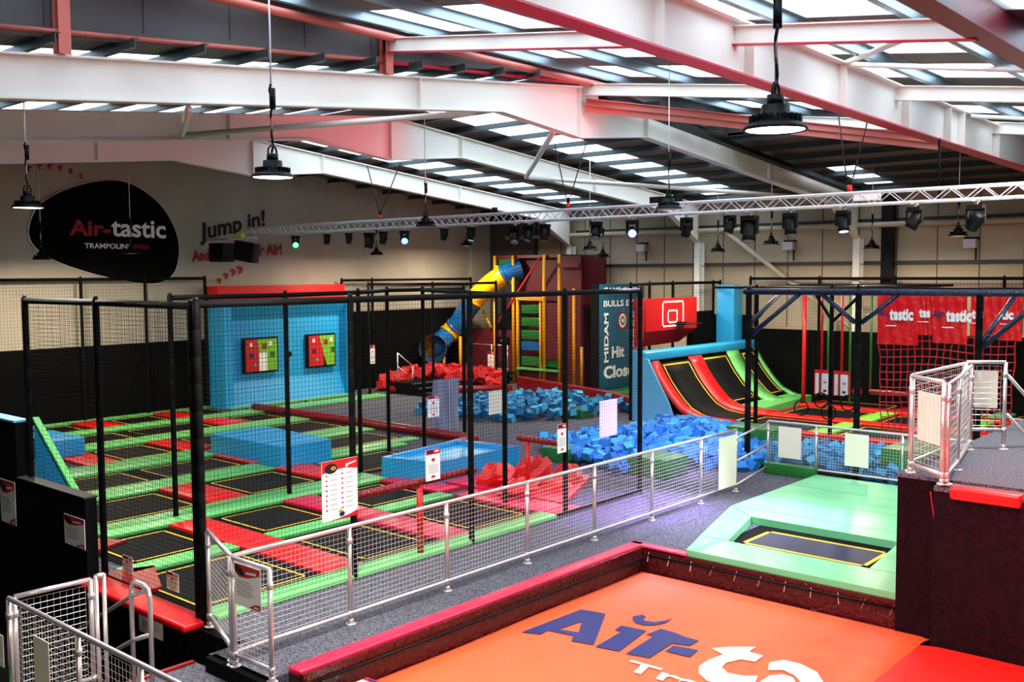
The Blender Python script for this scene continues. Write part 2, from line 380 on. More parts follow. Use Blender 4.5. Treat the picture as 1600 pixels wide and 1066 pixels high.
# roof joists running down the slope of the near roof
def joist(x, lab, y0=3.0, y1=11.4, m='cream'):
    t = thing('roof_joist', lab, 'steel joist', (x, (y0+y1)/2, nz(y0)-.2))
    a, b = nz(y0), nz(y1)
    mb = MB(); mb.prism([(x-.006, y0, a-.2), (x-.006, y1, b-.2), (x-.006, y1, b), (x-.006, y0, a)], (.012, 0, 0), m); mb.build('web', t)
    for nm, dz in (('top_flange', 0), ('bottom_flange', -.2)):
        mb = MB(); mb.prism([(x-.06, y0, a+dz-.012), (x-.06, y1, b+dz-.012), (x-.06, y1, b+dz), (x-.06, y0, a+dz)], (.12, 0, 0), 'pinkred' if dz and m == 'cream' and x < 12 else m); mb.build(nm, t)  # crimson bottom flange paints red light onto the nearer white joists
joist(5.25, 'white roof joist nearest the top left, above the cladding step')
joist(10.1, 'white roof joist from the salmon post, passing behind the huge beam')
joist(14.95, 'white roof joist starting at the ridge joint of the nearest rafter')
joist(19.8, 'short white roof joist at the right, farthest along the huge beam')
def post(x, y, z0, z1, lab, m='salmon'):
    mb = MB(); mb.box(x-.006, x+.006, y-.06, y+.06, z0, z1, m); mb.box(x-.07, x+.07, y-.075, y-.06, z0, z1, m); mb.box(x-.07, x+.07, y+.06, y+.075, z0, z1, m)
    tag(mb.build('steel_post'), lab, 'steel post')
post(5.25, 11.3, 6.37, 7.4, 'short salmon post on the nearest rafter at the upper left')
post(10.1, 11.3, 6.85, 7.4, 'short salmon post holding the end of the white joist')
def tubeobj(name, pts, r, m, lab, cat, n=10):
    mb = MB(); mb.tube(pts, r, m, n); return tag(mb.build(name), lab, cat)
tubeobj('brace_tube', [(4.0, 11.12, 7.34), (16.2, 11.12, 7.36)], .06, 'salmon', 'long salmon tube running under the cladding step', 'brace')
tubeobj('cladding_rail', [(3.4, 11.33, fz(3.4)+.3), (10.05, 11.33, fz(10.05)+.22)], .028, 'salmon', 'thin salmon rail just above the nearest rafter, left of the post', 'rail')
tubeobj('cladding_rail', [(10.2, 11.33, fz(10.2)+.2), (14.8, 11.33, fz(14.8)+.08)], .028, 'pinkred', 'thin reddish rail above the nearest rafter, right of the post', 'rail')
def bar(name, a, b, w, h, m, lab, cat='brace'):
    a, b = Vector(a), Vector(b); d = (b-a); s = d.cross(Vector((0, 0, 1))).normalized(); u = s.cross(d).normalized()
    mb = MB(); mb.obox((a+b)/2, d/2, s*w/2, u*.008, m); mb.obox((a+b)/2, d/2, s*.006, u*h/2, m); mb.obox((a+b)/2+u*h/2, d/2, s*w/2, u*.008, m)
    return tag(mb.build(name), lab, cat)
bar('diagonal_strut', (15.0, 11.3, 6.98), (19.8, 6.5, 6.3), .14, .24, 'salmon', 'salmon diagonal strut from the ridge joint towards the right, under the joists')
tubeobj('brace_tube', [(6.9, 11.45, 5.98), (9.8, 16.5, 6.42)], .05, 'cream', 'cream brace tube between first and second rafters at the left', 'brace')
tubeobj('brace_tube', [(9.85, 16.5, 6.42), (12.2, 11.5, 6.55)], .05, 'cream', 'cream brace tube rising back to the nearest rafter, left of the joint', 'brace')
tubeobj('brace_tube', [(14.3, 11.5, 6.45), (19.4, 16.5, 6.3)], .055, 'cream', 'thick cream brace tube behind the ridge haunch of the nearest rafter', 'brace')
tubeobj('brace_tube', [(19.5, 16.5, 6.3), (26.0, 11.5, 5.85)], .055, 'cream', 'long cream brace tube from the second rafter towards the right', 'brace')
tubeobj('brace_tube', [(12.9, 5.45, 6.62), (10.0, 3.05, 6.3)], .035, 'cream', 'upper of two cream brace tubes joining the huge beam at one node', 'brace')
tubeobj('brace_tube', [(12.9, 5.45, 6.6), (13.6, 3.1, 6.3)], .035, 'cream', 'lower of two cream brace tubes joining the huge beam at one node', 'brace')
tubeobj('brace_tube', [(18.0, 5.4, 6.5), (18.6, 3.1, 6.2)], .035, 'cream', 'cream brace tube beside the last roof joist at the right', 'brace')
tubeobj('wall_pipe', [(28.0, 24.8, 5.2), (28.0, 3, 5.17)], .08, 'clad', 'long horizontal cream pipe along the back wall', 'pipe')
tubeobj('wall_brace', [(28.05, 15.6, 5.1), (28.05, 10.8, 1.7)], .07, 'clad', 'diagonal cream brace tube on the back wall', 'brace')
# suspended black cable tray under the roof right of the ridge
mb = MB(); mb.prism([(15.2, 10.95, 7.1), (27.5, 10.95, 5.95), (27.5, 10.95, 6.05), (15.2, 10.95, 7.2)], (0, .2, 0), 'black')
tag(mb.build('cable_tray'), 'black cable tray following the nearest rafter down to the right', 'cable tray')
# ------------------------------------------------------------------ lettering on the logo wall
GY = 25.97
X1, Z1 = Vector((1, 0, 0)), Vector((0, 0, 1))
t = thing('wall_sign', 'big black rounded logo panel reading Air-tastic Trampoline Park on the white wall', 'sign', (13, GY, 3.6))
prof = [(11.1, 5.3), (11.4, 5.75), (12.1, 6.15), (12.95, 6.4), (13.6, 6.42), (14.2, 6.2), (14.75, 5.75), (15.1, 5.15), (15.2, 4.6), (15.1, 4.1), (14.9, 3.82), (14.6, 3.68), (14.2, 3.65), (13.5, 3.74), (12.6, 3.95), (11.8, 4.22), (11.3, 4.5), (11.05, 4.85)]
def smooth_closed(P, k=4):
    out = []; n = len(P)
    for i in range(n):
        p0, p1, p2, p3 = P[i-1], P[i], P[(i+1) % n], P[(i+2) % n]
        for j in range(k):
            t_ = j/k
            out.append(tuple(.5*((2*p1[a])+(-p0[a]+p2[a])*t_+(2*p0[a]-5*p1[a]+4*p2[a]-p3[a])*t_**2+(-p0[a]+3*p1[a]-3*p2[a]+p3[a])*t_**3) for a in (0, 1)))
    return out
sp = smooth_closed(prof)
mb = MB(); mb.prism([(x, GY-.04, z) for x, z in sp], (0, .04, 0), 'logoblack'); mb.build('panel', t)
mb = MB(); cx, cz = 13.1, 5.0
mb.prism([(cx+(x-cx)*1.012, GY-.02, cz+(z-cz)*1.015) for x, z in sp], (0, .03, 0), 'white'); mb.build('edge_trim', t)
mb = MB(); text(mb, 'Air-', (12.05, GY-.045, 4.93), X1*1.13, Z1*.42, 'darkredprint', .03); mb.build('lettering', t)
mb = MB(); text(mb, 'tastic', (13.2, GY-.045, 4.93), X1*1.6, Z1*.48, 'white', .022, rise=-.05); mb.build('lettering', t)
mb = MB(); text(mb, 'TRAMPOLINE', (12.45, GY-.045, 4.6), X1*1.3, Z1*.14, 'white', .02); mb.build('lettering', t)
mb = MB(); text(mb, 'PARK', (13.85, GY-.045, 4.6), X1*.45, Z1*.13, 'darkredprint', .02)
mb.build('lettering', t)
def wallword(s, x, z, w, h, m, lab, rise=0, b=.04):
    mb = MB(); text(mb, s, (x, GY, z), X1*w, Z1*h, m, b, rise=rise); return tag(mb.build('wall_lettering'), lab, 'lettering')
wallword('Jump in!', 15.9, 4.72, 2.25, .66, 'blackprint', 'large black painted words Jump in! on the white wall', .75, .03)
wallword('And Catch', 15.62, 4.25, 1.5, .34, 'darkredprint', 'dark red painted words on the wall, left of the black speaker', .35)
wallword('Your Air!', 17.3, 4.42, 1.45, .36, 'darkredprint', 'dark red painted word Air! right of the speakers', .2)
def arrows(pts, m, lab):
    mb = MB()
    for (x, z, a, s) in pts:
        c, d = math.cos(a), math.sin(a)
        P = [(-.5, .5), (.1, .5), (.6, 0), (.1, -.5), (-.5, -.5), (-.1, 0)]
        mb.add([(x+(px*c-pz*d)*s, GY+.01, z+(px*d+pz*c)*s) for px, pz in P], [(0, 1, 2, 3, 4, 5)], m)
    tag(mb.build('arrow_decal'), lab, 'decal')
arrows([(16.5+.24*i, 3.7+.17*i-.02*i*i, .7-.12*i, .17+.02*i) for i in range(4)], 'darkredprint', 'row of dark red arrowheads on the wall above the blue padded panel')
arrows([(11.1+.27*i, 6.6+.09*i-.022*i*i, math.pi-.5+.12*i, .14) for i in range(6)], 'darkredprint', 'row of small dark arrowheads high on the wall at the left')

# ------------------------------------------------------------------ trampoline court
BED, PAD = 0.0, 0.06
court_g = 'black trampoline beds of the main court'
def bed(x0, x1, y0, y1, lab, zb=0.0, edge=.16, grp=None, m='bed', w=.035):
    t = thing('trampoline', lab, 'trampoline', ((x0+x1)/2, (y0+y1)/2, zb), grp)
    mb = MB(); mb.box(x0, x1, y0, y1, zb+.002, zb+.012, 'gap'); mb.build('spring_cover', t)
    a, b, c, d = x0+edge, x1-edge, y0+edge, y1-edge
    mb = MB(); mb.box(a, b, c, d, zb+.014, zb+.022, m); mb.build('bed', t)
    z0, z1 = zb+.0225, zb+.0245
    mb = MB(); mb.box(a, b, c, c+w, z0, z1, 'yellow'); mb.box(a, b, d-w, d, z0, z1, 'yellow'); mb.box(a, a+w, c, d, z0, z1, 'yellow'); mb.box(b-w, b, c, d, z0, z1, 'yellow'); mb.build('border_stripe', t)
    return t
ordn = ['first', 'second', 'third', 'fourth', 'fifth', 'sixth', 'seventh']
rows = [  # y0, y1, beds, red pads
 (10.1, 12.0, [(5.98, 7.86), (8.5, 9.98), (10.6, 12.15)], [(7.88, 8.48), (10.0, 10.58), (12.17, 12.8)]),
 (12.4, 13.95, [(6.4, 7.86), (8.5, 9.98), (10.6, 12.15)], [(7.88, 8.48), (10.0, 10.58), (12.17, 12.7)]),
 (14.75, 16.45, [(6.6, 9.08), (9.87, 11.58), (12.32, 14.5)], [(9.1, 9.85), (11.6, 12.3)]),
 (17.2, 18.65, [(7.5, 9.6), (9.65, 11.6), (13.5, 15.9)], [(11.62, 12.1)]),
 (19.6, 21.3, [(10.02, 11.48), (12.12, 14.1), (14.15, 16.2)], [(9.3, 10.0), (11.5, 12.1)]),
 (22.1, 23.5, [(9.9, 11.9), (11.95, 14.1), (14.9, 16.2)], [(14.15, 14.85)]),
 (24.2, 25.55, [(10.2, 11.7), (12.55, 14.0), (14.75, 15.85)], [(11.75, 12.5), (14.05, 14.7)])]
place = ['leftmost', 'second from left', 'third from left', 'fourth from left', 'fifth from left']
for i, (y0, y1, beds, pads) in enumerate(rows):
    rn = 'in the %s row from the front' % ordn[i]
    if i == 6:
        for a, b, w_ in ((16.4, 18.4, 'left'), (18.5, 20.5, 'right')): bed(a, b, 24.2, 24.7, 'narrow black trampoline before the blue target wall, %s one' % w_, edge=.08)
    for j, (a, b) in enumerate(beds): bed(a, b, y0, y1, 'black trampoline with thin yellow border, %s %s' % (place[j], rn))
    for j, (a, b) in enumerate(pads):
        m = 'red' if not (i < 2 and j >= 1) else 'pinkred'
        mb = MB(); mb.box(a, b, y0-.02, y1+.02, 0, PAD, m)
        tag(mb.build('safety_pad', bevel=.014), '%s vinyl pad between trampolines, %s %s' % ('red' if m == 'red' else 'crimson', place[j], rn), 'pad')
# red pads bridging the second green strip so front pads run on in one length
for a, b, m, lab in ((7.88, 8.48, 'red', 'short red pad between the two leftmost front red pads'), (10.0, 10.58, 'pinkred', 'short crimson pad joining the front pads right of the big sign')):
    mb = MB(); mb.box(a, b, 12.03, 12.37, 0, PAD, m); tag(mb.build('safety_pad', bevel=.02), lab, 'pad')
strips = [(9.72, 10.08, [(6.05, 12.2)]), (12.02, 12.38, [(6.2, 7.86), (8.5, 9.98), (10.6, 12.15)]), (13.97, 14.33, [(6.9, 12.4)]), (14.36, 14.73, [(6.9, 12.4)]),
          (16.47, 16.8, [(7.4, 11.6), (12.4, 15.2)]), (16.83, 17.18, [(7.6, 11.6), (13.4, 15.9)]), (18.67, 19.58, [(8.6, 11.7), (13.3, 16.15)]), (21.32, 22.08, [(9.6, 16.2)]), (23.52, 24.18, [(10.3, 21.0)]), (25.57, 25.85, [(10.6, 15.9)]), (24.72, 24.92, [(16.0, 20.6)])]
for i, (a, b, segs) in enumerate(strips):
    for j, (x0, x1) in enumerate(segs):
        mb = MB(); mb.box(x0, x1, a, b, 0, PAD, 'green')
        tag(mb.build('pad_strip', bevel=.014), 'long green pad strip running left to right, %s counted from the front%s' % (['first', 'second', 'third', 'fourth', 'fifth', 'sixth', 'seventh', 'eighth', 'ninth', 'tenth', 'last'][i], ['', ', middle piece', ', right piece'][j] if len(segs) > 1 and j else ', left piece' if len(segs) > 1 else ''), 'pad')
mb = MB(); mb.box(5.62, 5.98, 9.72, 12.3, -.03, PAD, 'red'); tag(mb.build('edge_pad', bevel=.03), 'long bright red pad along the left court edge above the stairwell', 'pad')
mb = MB(); mb.tube([(16.35, y, .12) for y in (15.6, 18, 21, 24.1)], .11, 'dkred', 12); tag(mb.build('roller_pad'), 'long dark red roller pad along the grey carpet, right side of the court', 'pad')
mb = MB(); mb.tube([(21.5, 24.2, .12), (24.3, 21.3, .12)], .12, 'dkred', 12); tag(mb.build('roller_pad'), 'dark red roller pad before the far red foam pit', 'pad')
mb = MB(); mb.tube([(16.4, 15.5, .12), (15.2, 15.3, .12)], .1, 'dkred', 12); tag(mb.build('roller_pad'), 'short dark red roller pad end beyond the hollow blue block', 'pad')
# red corner pad at the near left corner of the court
mb = MB(); mb.prism([(6.0, 12.35, .0), (6.6, 12.1, .0), (6.2, 11.2, .0), (5.99, 11.2, 0)], (0, 0, .06), 'dkred'); tag(mb.build('corner_pad', bevel=.03), 'raised red corner pad behind the first small sign', 'pad')
mb = MB(); mb.prism([(5.95, 14.6, .0), (6.5, 14.35, .0), (7.0, 13.6, .0), (5.95, 13.2, 0)], (0, 0, .06), 'dkred'); tag(mb.build('corner_pad', bevel=.02), 'dark red triangular pad behind the black balustrade', 'pad')
# slanted blue side panel and small block at the far left
mb = MB(); mb.prism([(7.0, 14.5, 0), (7.0, 16.55, 0), (7.0, 16.55, 1.55)], (.06, 0, 0), 'blue'); mb.prism([(6.98, 14.5, 0.03), (6.98, 16.55, 1.58), (6.98, 16.55, 1.54), (6.98, 14.55, 0)], (.1, 0, 0), 'green')
tag(mb.build('ramp_side_panel'), 'blue triangular ramp side at the far left behind the black balustrade', 'panel')
mb = MB(); mb.box(9.15, 9.9, 20.9, 22.5, 0, .42, 'blue'); tag(mb.build('foam_block', bevel=.03), 'small blue block at the far left end of the court', 'block')
# large blue blocks
mb = MB(); mb.prism([(11.72, 16.4, .0), (12.95, 16.35, .0), (13.15, 18.95, .0), (11.72, 18.95, 0)], (0, 0, .46), 'blue')
tag(mb.build('foam_block', bevel=.035), 'solid blue foam block standing on the court left of the big rules sign', 'block')
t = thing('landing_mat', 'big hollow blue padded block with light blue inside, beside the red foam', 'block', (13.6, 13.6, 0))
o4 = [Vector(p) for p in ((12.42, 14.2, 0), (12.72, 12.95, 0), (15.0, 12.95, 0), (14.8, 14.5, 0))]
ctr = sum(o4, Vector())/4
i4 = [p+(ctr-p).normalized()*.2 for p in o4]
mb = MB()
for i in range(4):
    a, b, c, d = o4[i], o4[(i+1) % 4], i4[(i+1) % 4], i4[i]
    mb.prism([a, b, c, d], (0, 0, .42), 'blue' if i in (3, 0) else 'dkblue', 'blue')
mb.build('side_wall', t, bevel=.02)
mb = MB(); mb.prism([p+Vector((0, 0, .05)) for p in i4], (0, 0, .27), 'ltblue'); mb.build('cushion', t, bevel=.02)
# crimson crash pads and red foam in front
for k, (pts, h, lab) in enumerate((([(10.7, 9.8), (12.8, 9.8), (12.8, 10.9), (10.7, 10.2)], .05, 'flat crimson pad at the front right corner of the court'),
      ([(12.82, 10.3), (14.4, 11.0), (14.3, 12.2), (12.75, 12.6)], .12, 'crimson crash pad beside the hollow blue block'))):
    pass
mb = MB(); mb.prism([(12.22, 9.72, 0), (12.9, 9.8, 0), (12.8, 10.08, 0), (12.22, 10.08, 0)], (0, 0, .06), 'pinkred'); tag(mb.build('corner_pad', bevel=.02), 'crimson corner pad at the right end of the first green strip', 'pad')
mb = MB(); mb.prism([(12.82, 10.1, 0), (14.9, 11.1, 0), (14.3, 12.85, 0), (12.75, 12.85, 0)], (0, 0, .08), 'pinkred'); tag(mb.build('crash_pad', bevel=.03), 'flat crimson crash pad under the heaped red foam', 'pad')
rnd = random.Random(3)
def lump(mb, c, s, m, rnd):
    n = 10; v = []; f = []
    R = [[rnd.uniform(.7, 1.15) for _ in range(n)] for _ in range(5)]
    hs = [0, .35, .7, .9, 1.0]; ws = [1, .95, .8, .55, .3]
    for i in range(5):
        for k in range(n):
            a = 2*math.pi*k/n; v.append((c[0]+s[0]*ws[i]*R[min(i, 2)][k]*math.cos(a), c[1]+s[1]*ws[i]*R[min(i, 2)][k]*math.sin(a), c[2]+s[2]*hs[i]*rnd.uniform(.8, 1.2)))
    for i in range(4):
        for k in range(n): f.append((i*n+k, i*n+(k+1) % n, (i+1)*n+(k+1) % n, (i+1)*n+k))
    f.append(tuple(4*n+k for k in range(n))); mb.add(v, f, m, False)
for k, (x, y, sx, sy, h, where) in enumerate(((13.3, 12.0, .45, .4, .32, 'against the hollow blue block'), (13.9, 11.7, .5, .35, .4, 'tallest in the heap'), (14.3, 11.2, .35, .3, .28, 'at the right end of the heap'),
       (13.0, 11.2, .5, .35, .22, 'at the front of the heap'), (13.6, 11.0, .45, .3, .2, 'low and nearest the railing'))):
    mb = MB(); lump(mb, (x, y, .08), (sx, sy, h), 'red', rnd); tag(mb.build('foam_cushion'), 'crumpled red foam cushion %s on the crimson pad' % where, 'cushion')
# blue panel wall with two game boards on the logo wall
t = thing('padded_wall', 'tall light blue padded target wall with red top band, under the logo wall', 'padded wall', (18.3, 25.3, 0))
mb = MB(); mb.prism([(15.95, 25.85, 0), (15.95, 24.95, 0), (15.95, 24.95, 3.02), (15.95, 25.85, 3.05)], (.28, 0, 0), 'blue'); mb.box(20.45, 20.72, 24.95, 25.85, 0, 3.02, 'blue'); mb.build('side_pad', t)
mb = MB(); mb.prism([(16.2, 25.05, 0), (16.2, 25.35, .72), (16.2, 25.35, 2.55), (16.2, 24.98, 3.02), (16.2, 25.85, 3.02), (16.2, 25.85, 0)], (4.3, 0, 0), 'blue')
mb.build('face_pad', t)
mb = MB(); mb.box(15.95, 20.6, 25.2, 25.85, 3.05, 3.55, 'red'); mb.build('top_band', t)
mb = MB(); mb.box(18.35, 18.55, 25.3, 25.36, 1.35, 1.5, 'black'); mb.build('sensor', t)
for k, (x0, x1, lab) in enumerate(((16.8, 18.0, 'square red and green game board, left one on the blue padded wall'), (19.1, 20.2, 'square red and green game board, right one on the blue padded wall'))):
    b = thing('game_board', lab, 'game board', ((x0+x1)/2, 25.25, .95))
    y = 25.22
    mb = MB(); mb.box(x0, x1, y, y+.13, .95, 2.0, 'black'); mb.build('frame', b)
    mb = MB(); mb.box(x0+.05, x0+.62, y-.01, y, 1.0, 1.95, 'redprint'); 
    mb.add([(x0+.45, y-.012, 1.95), (x0+.62+.1*k, y-.012, 1.0), (x1-.05, y-.012, 1.0), (x1-.05, y-.012, 1.95)], [(0, 1, 2, 3)], 'greenprint')
    for (a, c, s, m) in ((.18, 1.75, .1, 'white'), (.18, 1.4, .13, 'navy'), (.3, 1.15, .1, 'greyprint'), (.62, 1.65, .16, 'darkredprint'), (.9, 1.4, .16, 'dkgreen'), (.85, 1.75, .12, 'paper')):
        mb.add([(x0+a, y-.015, c), (x0+a+s, y-.015, c), (x0+a+s, y-.015, c+s), (x0+a, y-.015, c+s)], [(0, 1, 2, 3)], m)
    if k == 0: mb.box(x0+.5, x0+.78, y-.018, y-.014, 1.0, 1.55, 'paper')
    mb.build('printed_face', b)

# ------------------------------------------------------------------ black posts, bars and safety nets
def netpanel(mb, p0, p1, z0, z1, cell=.05, w=.0018, m='netblack'):
    p0, p1 = Vector((p0[0], p0[1], 0)), Vector((p1[0], p1[1], 0)); L = (p1-p0).length; d = (p1-p0)/L; s = d.cross(Vector((0, 0, 1)))
    n = int(L/cell); k = int((z1-z0)/cell)
    for i in range(n+1):
        c = p0+d*(L*i/n)
        a, b, e = c+d*w, c-d*w, c+s*w*1.5
        mb.add([a+Vector((0, 0, z0)), b+Vector((0, 0, z0)), e+Vector((0, 0, z0)), a+Vector((0, 0, z1)), b+Vector((0, 0, z1)), e+Vector((0, 0, z1))], [(0, 1, 4, 3), (1, 2, 5, 4), (2, 0, 3, 5)], m)
    for i in range(k+1):
        z = z0+(z1-z0)*i/k
        a, b, e = Vector((0, 0, z+w)), Vector((0, 0, z-w)), Vector((0, 0, z))+s*w*1.5
        mb.add([p0+a, p0+b, p0+e, p1+a, p1+b, p1+e], [(0, 1, 4, 3), (1, 2, 5, 4), (2, 0, 3, 5)], m)
def padpost(parent, x, y, z0, z1, r=.043):
    mb = MB(); P = []; R = []
    n = int((z1-z0)/.3)
    for i in range(n+1):
        z = lerp(z0, z1-.02, i/n)
        for dz, rr in ((-.012, r), (-.006, r*.95), (.006, r*.95), (.012, r)):
            zz = z+dz
            if z0 <= zz <= z1: P.append((x, y, zz)); R.append(rr)
    mb.tube(P, R, 'foam', 10); mb.build('post', parent)
    mb = MB(); mb.tube([(x, y, z1-.02), (x, y, z1+.03)], r*.7, 'black', 8); mb.build('post_cap', parent)
def netfence(lab, posts, z0, z1, zb=0.0, net=True, r=.043, cell=.055, name='net_fence', bar_m='foam', mid=(), w=.0018, group=None):
    cx = sum(p[0] for p in posts)/len(posts); cy = sum(p[1] for p in posts)/len(posts)
    t = thing(name, lab, 'net fence', (cx, cy, zb), group)
    for p in posts: padpost(t, p[0], p[1], p[2] if len(p) > 2 else zb, z1, r)
    a, b = posts[0], posts[-1]
    mb = MB(); mb.tube([(p[0], p[1], z1-.05) for p in posts], .042, bar_m, 8); mb.build('top_bar', t)
    for z in mid:
        mb = MB(); mb.tube([(p[0], p[1], z) for p in (a, b)], .02, 'black', 6); mb.build('bar', t)
    if net:
        mb = MB(); netpanel(mb, a, b, z0, z1-.08, cell, w); mb.build('net', t, kind='stuff')
    return t
netfence('black net fence along the front of the trampoline court', [(5.9, 9.75), (8.05, 9.75), (10.22, 9.75), (12.4, 9.75), (14.52, 9.75)], .1, 3.62)
netfence('black net fence on the left edge of the court, above the stairwell', [(5.9, 9.86), (6.0, 12.25), (5.9, 14.1, 1.0)], .12, 3.6)
netfence('black net fence across the middle of the court', [(8.22, 14.34), (10.36, 14.28), (12.5, 14.9), (14.35, 16.15), (16.46, 15.9)], .1, 3.58, net=False)
t = thing('net_screen', 'black net hanging across the middle of the court', 'net', (9, 14.3, 0)); mb = MB(); netpanel(mb, (6.0, 14.34), (10.36, 14.28), .1, 3.5, .06); mb.build('net', t, kind='stuff')
netfence('black net fence of the carpet lane behind the hollow blue block', [(12.3, 10.95), (14.98, 15.7)], .1, 3.58, net=False)
netfence('far black net fence on the logo wall, left of the blue panel', [(10.0, 25.7), (12.2, 25.7), (14.0, 25.7), (15.85, 25.7)], 2.02, 3.83, net=True, cell=.08, w=.002)
netfence('far black net fence right of the blue panel', [(20.8, 25.6), (22.1, 25.6), (26.9, 25.6)], 2.5, 3.72, cell=.09, w=.002)
netfence('black net fence before the red foam pit in the far corner', [(20.9, 24.4), (22.0, 22.6), (25.2, 22.8)], .3, 3.6, net=False)

mb = MB(); mb.box(12.15, 14.52, 9.72, 9.76, 0.01, .07, 'black'); tag(mb.build('kick_bar'), 'black bottom bar of the front net fence beside the walkway, right end', 'bar')
# ------------------------------------------------------------------ tubular guard railings
def plate_sign(name, lab, org, X, Y, th=.006, back='signback', poster=None, cat='sign', parent=None):
    org, X, Y = Vector(org), Vector(X), Vector(Y); N = X.cross(Y).normalized()
    t = thing(name, lab, cat, org+X/2)
    mb = MB(); mb.prism([org, org+X, org+X+Y, org+Y], -N*th, back); mb.build('board', t)
    if poster:
        mb = MB(); poster(mb, org, X, Y); mb.build('print', t)
    return t
def poster_rules(mb, o, X, Y):     # red swoosh head, text lines, red corner
    plate(mb, o, X, Y, 'redprint', .003, [(0.02, .98), (.02, .8), (.2, .68), (.5, .7), (.8, .78), (.98, .84), (.98, .98)])
    plate(mb, o, X, Y, 'blackprint', .004, [(.02, .95), (.06, .8), (.28, .72), (.42, .76), (.3, .9), (.1, .97)])
    plate(mb, o, X, Y, 'white', .005, [(.45, .84), (.85, .88), (.85, .82), (.45, .79)])
    for i in range(7): plate(mb, o, X, Y, 'greyprint', .004, [(.1, .6-.055*i), (.1+.5+.25*((i*7) % 3)/3, .6-.055*i), (.1+.5+.25*((i*7) % 3)/3, .582-.055*i), (.1, .582-.055*i)])
    plate(mb, o, X, Y, 'redprint', .004, [(.55, .02), (.98, .02), (.98, .17), (.8, .14), (.65, .08)])
    plate(mb, o, X, Y, 'white', .005, [(.75, .05), (.93, .05), (.93, .09), (.75, .09)])
def poster_simple(mb, o, X, Y):
    plate(mb, o, X, Y, 'redprint', .003, [(0.0, 1), (0, .84), (1, .84), (1, 1)])
    plate(mb, o, X, Y, 'navy', .004, [(.1, .97), (.1, .87), (.5, .87), (.5, .97)]); plate(mb, o, X, Y, 'white', .005, [(.6, .95), (.6, .9), (.9, .9), (.9, .95)])
    plate(mb, o, X, Y, 'redprint', .004, disc_pts(.5, .66, .13, .06, 10))
    for i in range(5): plate(mb, o, X, Y, 'greyprint', .004, [(.15, .5-.06*i), (.85, .5-.06*i), (.85, .485-.06*i), (.15, .485-.06*i)])
    plate(mb, o, X, Y, 'redprint', .004, disc_pts(.5, .12, .16, .04, 10))
def poster_big(mb, o, X, Y):
    plate(mb, o, X, Y, 'redprint', .003, [(0, 1), (0, .8), (.3, .84), (.65, .85), (1, .81), (1, 1)])
    plate(mb, o, X, Y, 'redprint', .003, [(.1, 0), (1, 0), (1, .1), (.75, .05), (.45, .015)])
    plate(mb, o, X, Y, 'blackprint', .004, disc_pts(.25, .87, .18, .085, 16)); plate(mb, o, X, Y, 'yellow', .005, disc_pts(.32, .87, .07, .03, 10)); plate(mb, o, X, Y, 'blackprint', .006, disc_pts(.33, .87, .035, .015, 10))
    plate(mb, o, X, Y, 'white', .005, [(.66, .91), (.96, .94), (.96, .92), (.72, .885), (.72, .86), (.66, .86)])
    for c in (.12, .56):
        for i in range(8):
            y = .76-.082*i
            plate(mb, o, X, Y, 'redprint', .004, disc_pts(c, y, .035, .014, 8)); plate(mb, o, X, Y, 'greyprint', .004, [(c+.1, y-.006), (c+.1, y+.004), (c+.3, y+.004), (c+.3, y-.006)])
            plate(mb, o, X, Y, 'paper', .004, [(c+.1, y-.02), (c+.1, y-.014), (c+.25, y-.014), (c+.25, y-.02)])
    plate(mb, o, X, Y, 'greenprint', .005, [(.42, .13), (.5, .17), (.56, .14), (.5, .11)]); plate(mb, o, X, Y, 'navy', .005, [(.45, .09), (.55, .13), (.62, .1), (.6, .05), (.5, .04)])
def railing(lab, pts, z0, zt, panels=True, name='guard_railing', r=.024, zb=.12, cell=.055, base=True, group=None, wr=.0017):
    """posts at every point, top and bottom rails, a welded wire panel in every bay"""
    t = thing(name, lab, 'railing', (pts[0][0], pts[0][1], z0), group)
    for i, p in enumerate(pts):
        mb = MB(); mb.tube([(p[0], p[1], z0), (p[0], p[1], zt)], r, 'chrome', 10); q = mb.build('post', t)
        if base:
            mb = MB(); mb.lathe((p[0], p[1], z0), [(0, .012), (.055, .012), (.06, .006), (.06, 0)], 'chrome', 12); mb.tube([(p[0], p[1], z0+.01), (p[0], p[1], z0+.06)], r*1.35, 'chrome', 10); mb.build('base_flange', q)
        for z in (z0+zb, zt-.16):
            mb = MB(); mb.tube([(p[0], p[1], z-.03), (p[0], p[1], z+.03)], r*1.35, 'chrome', 10); mb.build('clamp', q)
    for a, b in zip(pts, pts[1:]):
        pass
    for nm, z in (('top_rail', zt), ('bottom_rail', z0+zb)):
        mb = MB(); mb.tube([(p[0], p[1], z) for p in pts], r, 'chrome', 10); mb.build(nm, t)
    if panels:
        for a, b in zip(pts, pts[1:]):
            a, b = Vector((a[0], a[1], 0)), Vector((b[0], b[1], 0)); L = (b-a).length; d = (b-a)/L
            mb = MB(); A, B = a+d*.05, b-d*.05; lz, hz = z0+zb+.05, zt-.05
            nn = max(2, int((B-A).length/cell)); kk = int((hz-lz)/cell)
            for i in range(nn+1):
                c = A.lerp(B, i/nn); mb.tube([c+Vector((0, 0, lz)), c+Vector((0, 0, hz))], wr, 'wire', 4, False)
            for i in range(kk+1):
                z = lz+(hz-lz)*i/kk; mb.tube([A+Vector((0, 0, z)), B+Vector((0, 0, z))], wr, 'wire', 4, False)
            mb.build('mesh_panel', t)
    return t
railing('long silver mesh railing along the carpeted walkway', [(5.45, 8.52), (6.97, 8.52), (8.49, 8.52), (10.01, 8.52), (11.52, 8.52), (13.03, 8.52), (14.52, 8.52), (15.72, 8.52)], 0, 1.1)
railing('short silver mesh railing closing the near left end of the walkway', [(5.45, 8.47), (5.45, 7.85)], 0, 1.1)
